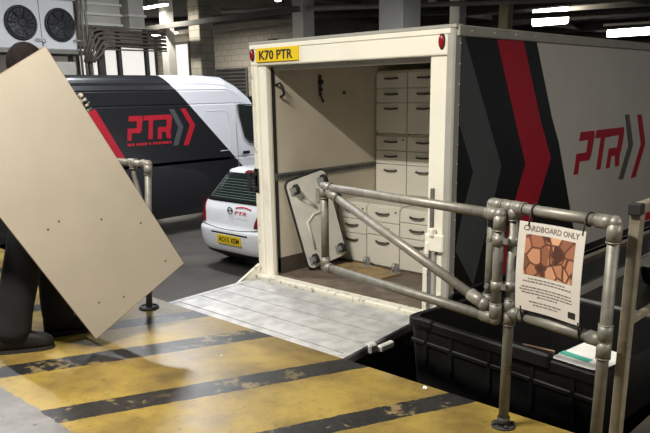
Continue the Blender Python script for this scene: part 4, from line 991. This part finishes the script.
# ------------------------------------------------------------------ the person behind the board
PS = thing('person', (0.53, -2.3, DZ), 'person in dark clothes and gloves walking with the large tan board', 'person')
H = Vector((0.48, 0.88, 0)).normalized(); Rr = Vector((H.y, -H.x, 0))
c0 = Vector((0.49, -2.29, 0))
def pt(f, r, z): return c0+H*f+Rr*r+Vector((0, 0, z))
an_r = Vector((0.545, -2.585, 0.17)); to_r = Vector((0.655, -2.385, 0.118)); he_r = Vector((0.525, -2.625, 0.13))
an_l = Vector((0.43, -2.22, 0.17)); to_l = Vector((0.535, -2.015, 0.118)); he_l = Vector((0.41, -2.26, 0.13))
hipR, hipL = pt(0.0, 0.09, 0.98), pt(0.0, -0.09, 0.98)
knR = (hipR+an_r)/2+H*0.0; knL = (hipL+an_l)/2+H*0.06
pel, wai, che, nec, hd0, hd1 = pt(0, 0, 1.03), pt(0.0, 0, 1.18), pt(0.02, 0, 1.42), pt(0.03, 0, 1.64), pt(0.05, 0, 1.74), pt(0.055, 0, 1.86)
shR, shL = pt(0.0, 0.18, 1.54), pt(0.02, -0.18, 1.54)
# right hand under the rear lower edge, left hand over the upper front edge
gripL = bp_(L1*0.77, 0.0); gripR = bp_(L1*0.86, L2)
wrR = gripR+Vector((-0.07, 0, 0))+(-e2)*0.03; elR = (shR+wrR)/2+Vector((-0.10, -0.12, -0.05))
wrL = gripL+Vector((-0.06, 0.0, 0))+e2*0.06+e1*0.02; elL = (shL+wrL)/2+Vector((-0.05, 0.08, -0.16))
V = [pel, wai, che, nec, hd0, hd1, hipR, knR, an_r, to_r, hipL, knL, an_l, to_l, shR, elR, wrR, shL, elL, wrL, he_r, he_l]
E_ = [(0, 1), (1, 2), (2, 3), (3, 4), (4, 5), (0, 6), (6, 7), (7, 8), (8, 9), (0, 10), (10, 11), (11, 12), (12, 13), (2, 14), (14, 15), (15, 16), (2, 17), (17, 18), (18, 19), (8, 20), (12, 21)]
Rd = [0.13, 0.125, 0.15, 0.055, 0.085, 0.088, 0.085, 0.058, 0.034, 0.014, 0.085, 0.058, 0.034, 0.014, 0.06, 0.042, 0.03, 0.06, 0.042, 0.03, 0.022, 0.022]
body = obj('body', skin(V, E_, Rd), m_['skin_tone'], PS)
# trousers
V = [pt(0, 0, 1.06), hipR, knR, (knR+an_r)/2, an_r+H*0.02+Vector((0, 0, -0.035)), hipL, knL, (knL+an_l)/2, an_l+H*0.02+Vector((0, 0, -0.035))]
obj('trousers', skin(V, [(0, 1), (1, 2), (2, 3), (3, 4), (0, 5), (5, 6), (6, 7), (7, 8)], [0.155, 0.13, 0.125, 0.118, 0.112, 0.13, 0.12, 0.118, 0.112]), m_['cloth_black'], PS)
# jacket
V = [pt(0, 0, 1.0), wai, che, pt(0.02, 0, 1.60), shR, elR, wrR, shL, elL, wrL]
obj('jacket', skin(V, [(0, 1), (1, 2), (2, 3), (2, 4), (4, 5), (5, 6), (2, 7), (7, 8), (8, 9)], [0.165, 0.16, 0.185, 0.075, 0.085, 0.06, 0.045, 0.085, 0.06, 0.045]), m_['cloth_navy'], PS)
# shoes: lofted uppers on a flat sole
for an, to, he in ((an_r, to_r, he_r), (an_l, to_l, he_l)):
    d = (Vector((to.x, to.y, 0))-Vector((he.x, he.y, 0))).normalized(); s = Vector((d.y, -d.x, 0)); b = Vector((he.x, he.y, DZ))
    g = G()
    prof = [(-0.035, 0.028, 0.09), (0.0, 0.042, 0.14), (0.05, 0.048, 0.15), (0.10, 0.05, 0.14), (0.15, 0.053, 0.115), (0.21, 0.055, 0.096), (0.26, 0.050, 0.082), (0.292, 0.036, 0.064), (0.306, 0.016, 0.04)]
    rings = []
    for q_, w_, h in prof:
        rings.append([b+d*q_+s*(w_*math.copysign(abs(math.cos(a))**0.6, math.cos(a)))+Vector((0, 0, 0.018+h*max(0, math.sin(a))**0.7)) for a in [PI*i/10 for i in range(11)]])
    g.loft(rings); sh = obj('shoe', g, m_['shoe_black'], PS)
    g = G(); g.prism([b+d*q_+s*w_*1.08 for q_, w_, h in prof]+[b+d*q_-s*w_*1.08 for q_, w_, h in prof[::-1]], (0, 0, 0.024)); obj('sole', g, m_['black_rubber'], sh)
# head with hair (face towards the truck)
hc = pt(0.055, 0, 1.82)
def headpt(f, r, u): return hc+H*f+Rr*r+Vector((0, 0, u))
def blob(c, sf, sr, su, n=20, m=14):
    g = G(); g.sph((0, 0, 0), 1.0, n, m)
    for v in g.bm.verts: q_ = v.co.copy(); v.co = headpt(c[0]+q_.x*sf, c[1]+q_.y*sr, c[2]+q_.z*su)
    return g
g = blob((0.005, 0, 0.0), 0.098, 0.076, 0.122)
hd = obj('head', g, m_['skin_tone'], PS)
g = G()
rings = [[headpt(f, r*math.cos(a)*1.0, 0.0+u*math.sin(a)) for a in [2*PI*i/10 for i in range(10)]] for f, r, u in ((0.085, 0.02, 0.03), (0.105, 0.015, 0.024), (0.125, 0.011, 0.014), (0.13, 0.004, 0.006))]
for rg in rings:
    for p_ in rg: p_.z -= 0.018
g.loft(rings); obj('nose', g, m_['skin_tone'], hd)
for s in (-1, 1):
    g = blob((0.0, s*0.078, -0.008), 0.022, 0.010, 0.034, 12, 8); obj('ear', g, m_['skin_tone'], hd)
    g = blob((0.088, s*0.032, 0.012), 0.012, 0.014, 0.010, 10, 8); obj('eye', g, m_['scrap_white'], hd)
    g = blob((0.098, s*0.032, 0.012), 0.004, 0.006, 0.006, 8, 6); obj('iris', g, m_['hair_brown'], hd)
g = blob((0.091, 0, -0.062), 0.010, 0.026, 0.008, 10, 6); obj('mouth', g, m_['tail_red'], hd); 
g = G(); g.sph((0, 0, 0), 1.0, 28, 20)
for v in list(g.bm.verts):
    q_ = v.co
    if q_.z < -0.55 or (q_.x > 0.55 and q_.z < 0.35): g.bm.verts.remove(v)
for v in g.bm.verts:
    q_ = v.co.copy(); k_ = 1+0.012*math.sin(23*q_.x)*math.sin(19*q_.y)
    v.co = headpt(-0.005+q_.x*0.112*k_, q_.y*0.092*k_, 0.012+q_.z*0.128*k_)
hr = obj('hair', g, m_['hair_brown'], PS, fix=False)
# gloves: palm behind the board, four fingers bent over its edge, thumb from the palm's side
def glove(grip, ed, outw, wrist, name='glove'):
    """ed: along the edge; outw: from the board outwards past the edge"""
    back = -bn
    V = []; E2 = []; R2 = []
    def add(p_, r, par=None):
        V.append(p_); R2.append(r); i = len(V)-1
        if par is not None: E2.append((par, i))
        return i
    w0 = add(wrist, 0.034); pm = add(grip+back*0.040-outw*0.025, 0.036, w0)
    for i, o in enumerate((-0.042, -0.014, 0.014, 0.041)):
        L = (0.86, 1.0, 0.95, 0.78)[i]
        k0 = add(grip+ed*o+back*0.034+outw*(0.028+0.006*(i % 2)), 0.0165, pm)
        k1 = add(grip+ed*o*1.05+back*0.010+outw*0.042*L, 0.015, k0)
        k2 = add(grip+ed*o*1.06-back*0.016+outw*0.030*L, 0.0135, k1)
        k3 = add(grip+ed*o*1.06-back*0.021+outw*0.002*L, 0.0105, k2)
    t0 = add(grip+ed*0.055+back*0.032-outw*0.035, 0.013, pm); t1 = add(grip+ed*0.075+back*0.022-outw*0.020, 0.011, t0)
    obj(name, skin(V, E2, R2), m_['glove_camo'], PS)
glove(gripL, e1, -e2, wrL)
glove(gripR, e1, e2, wrR)
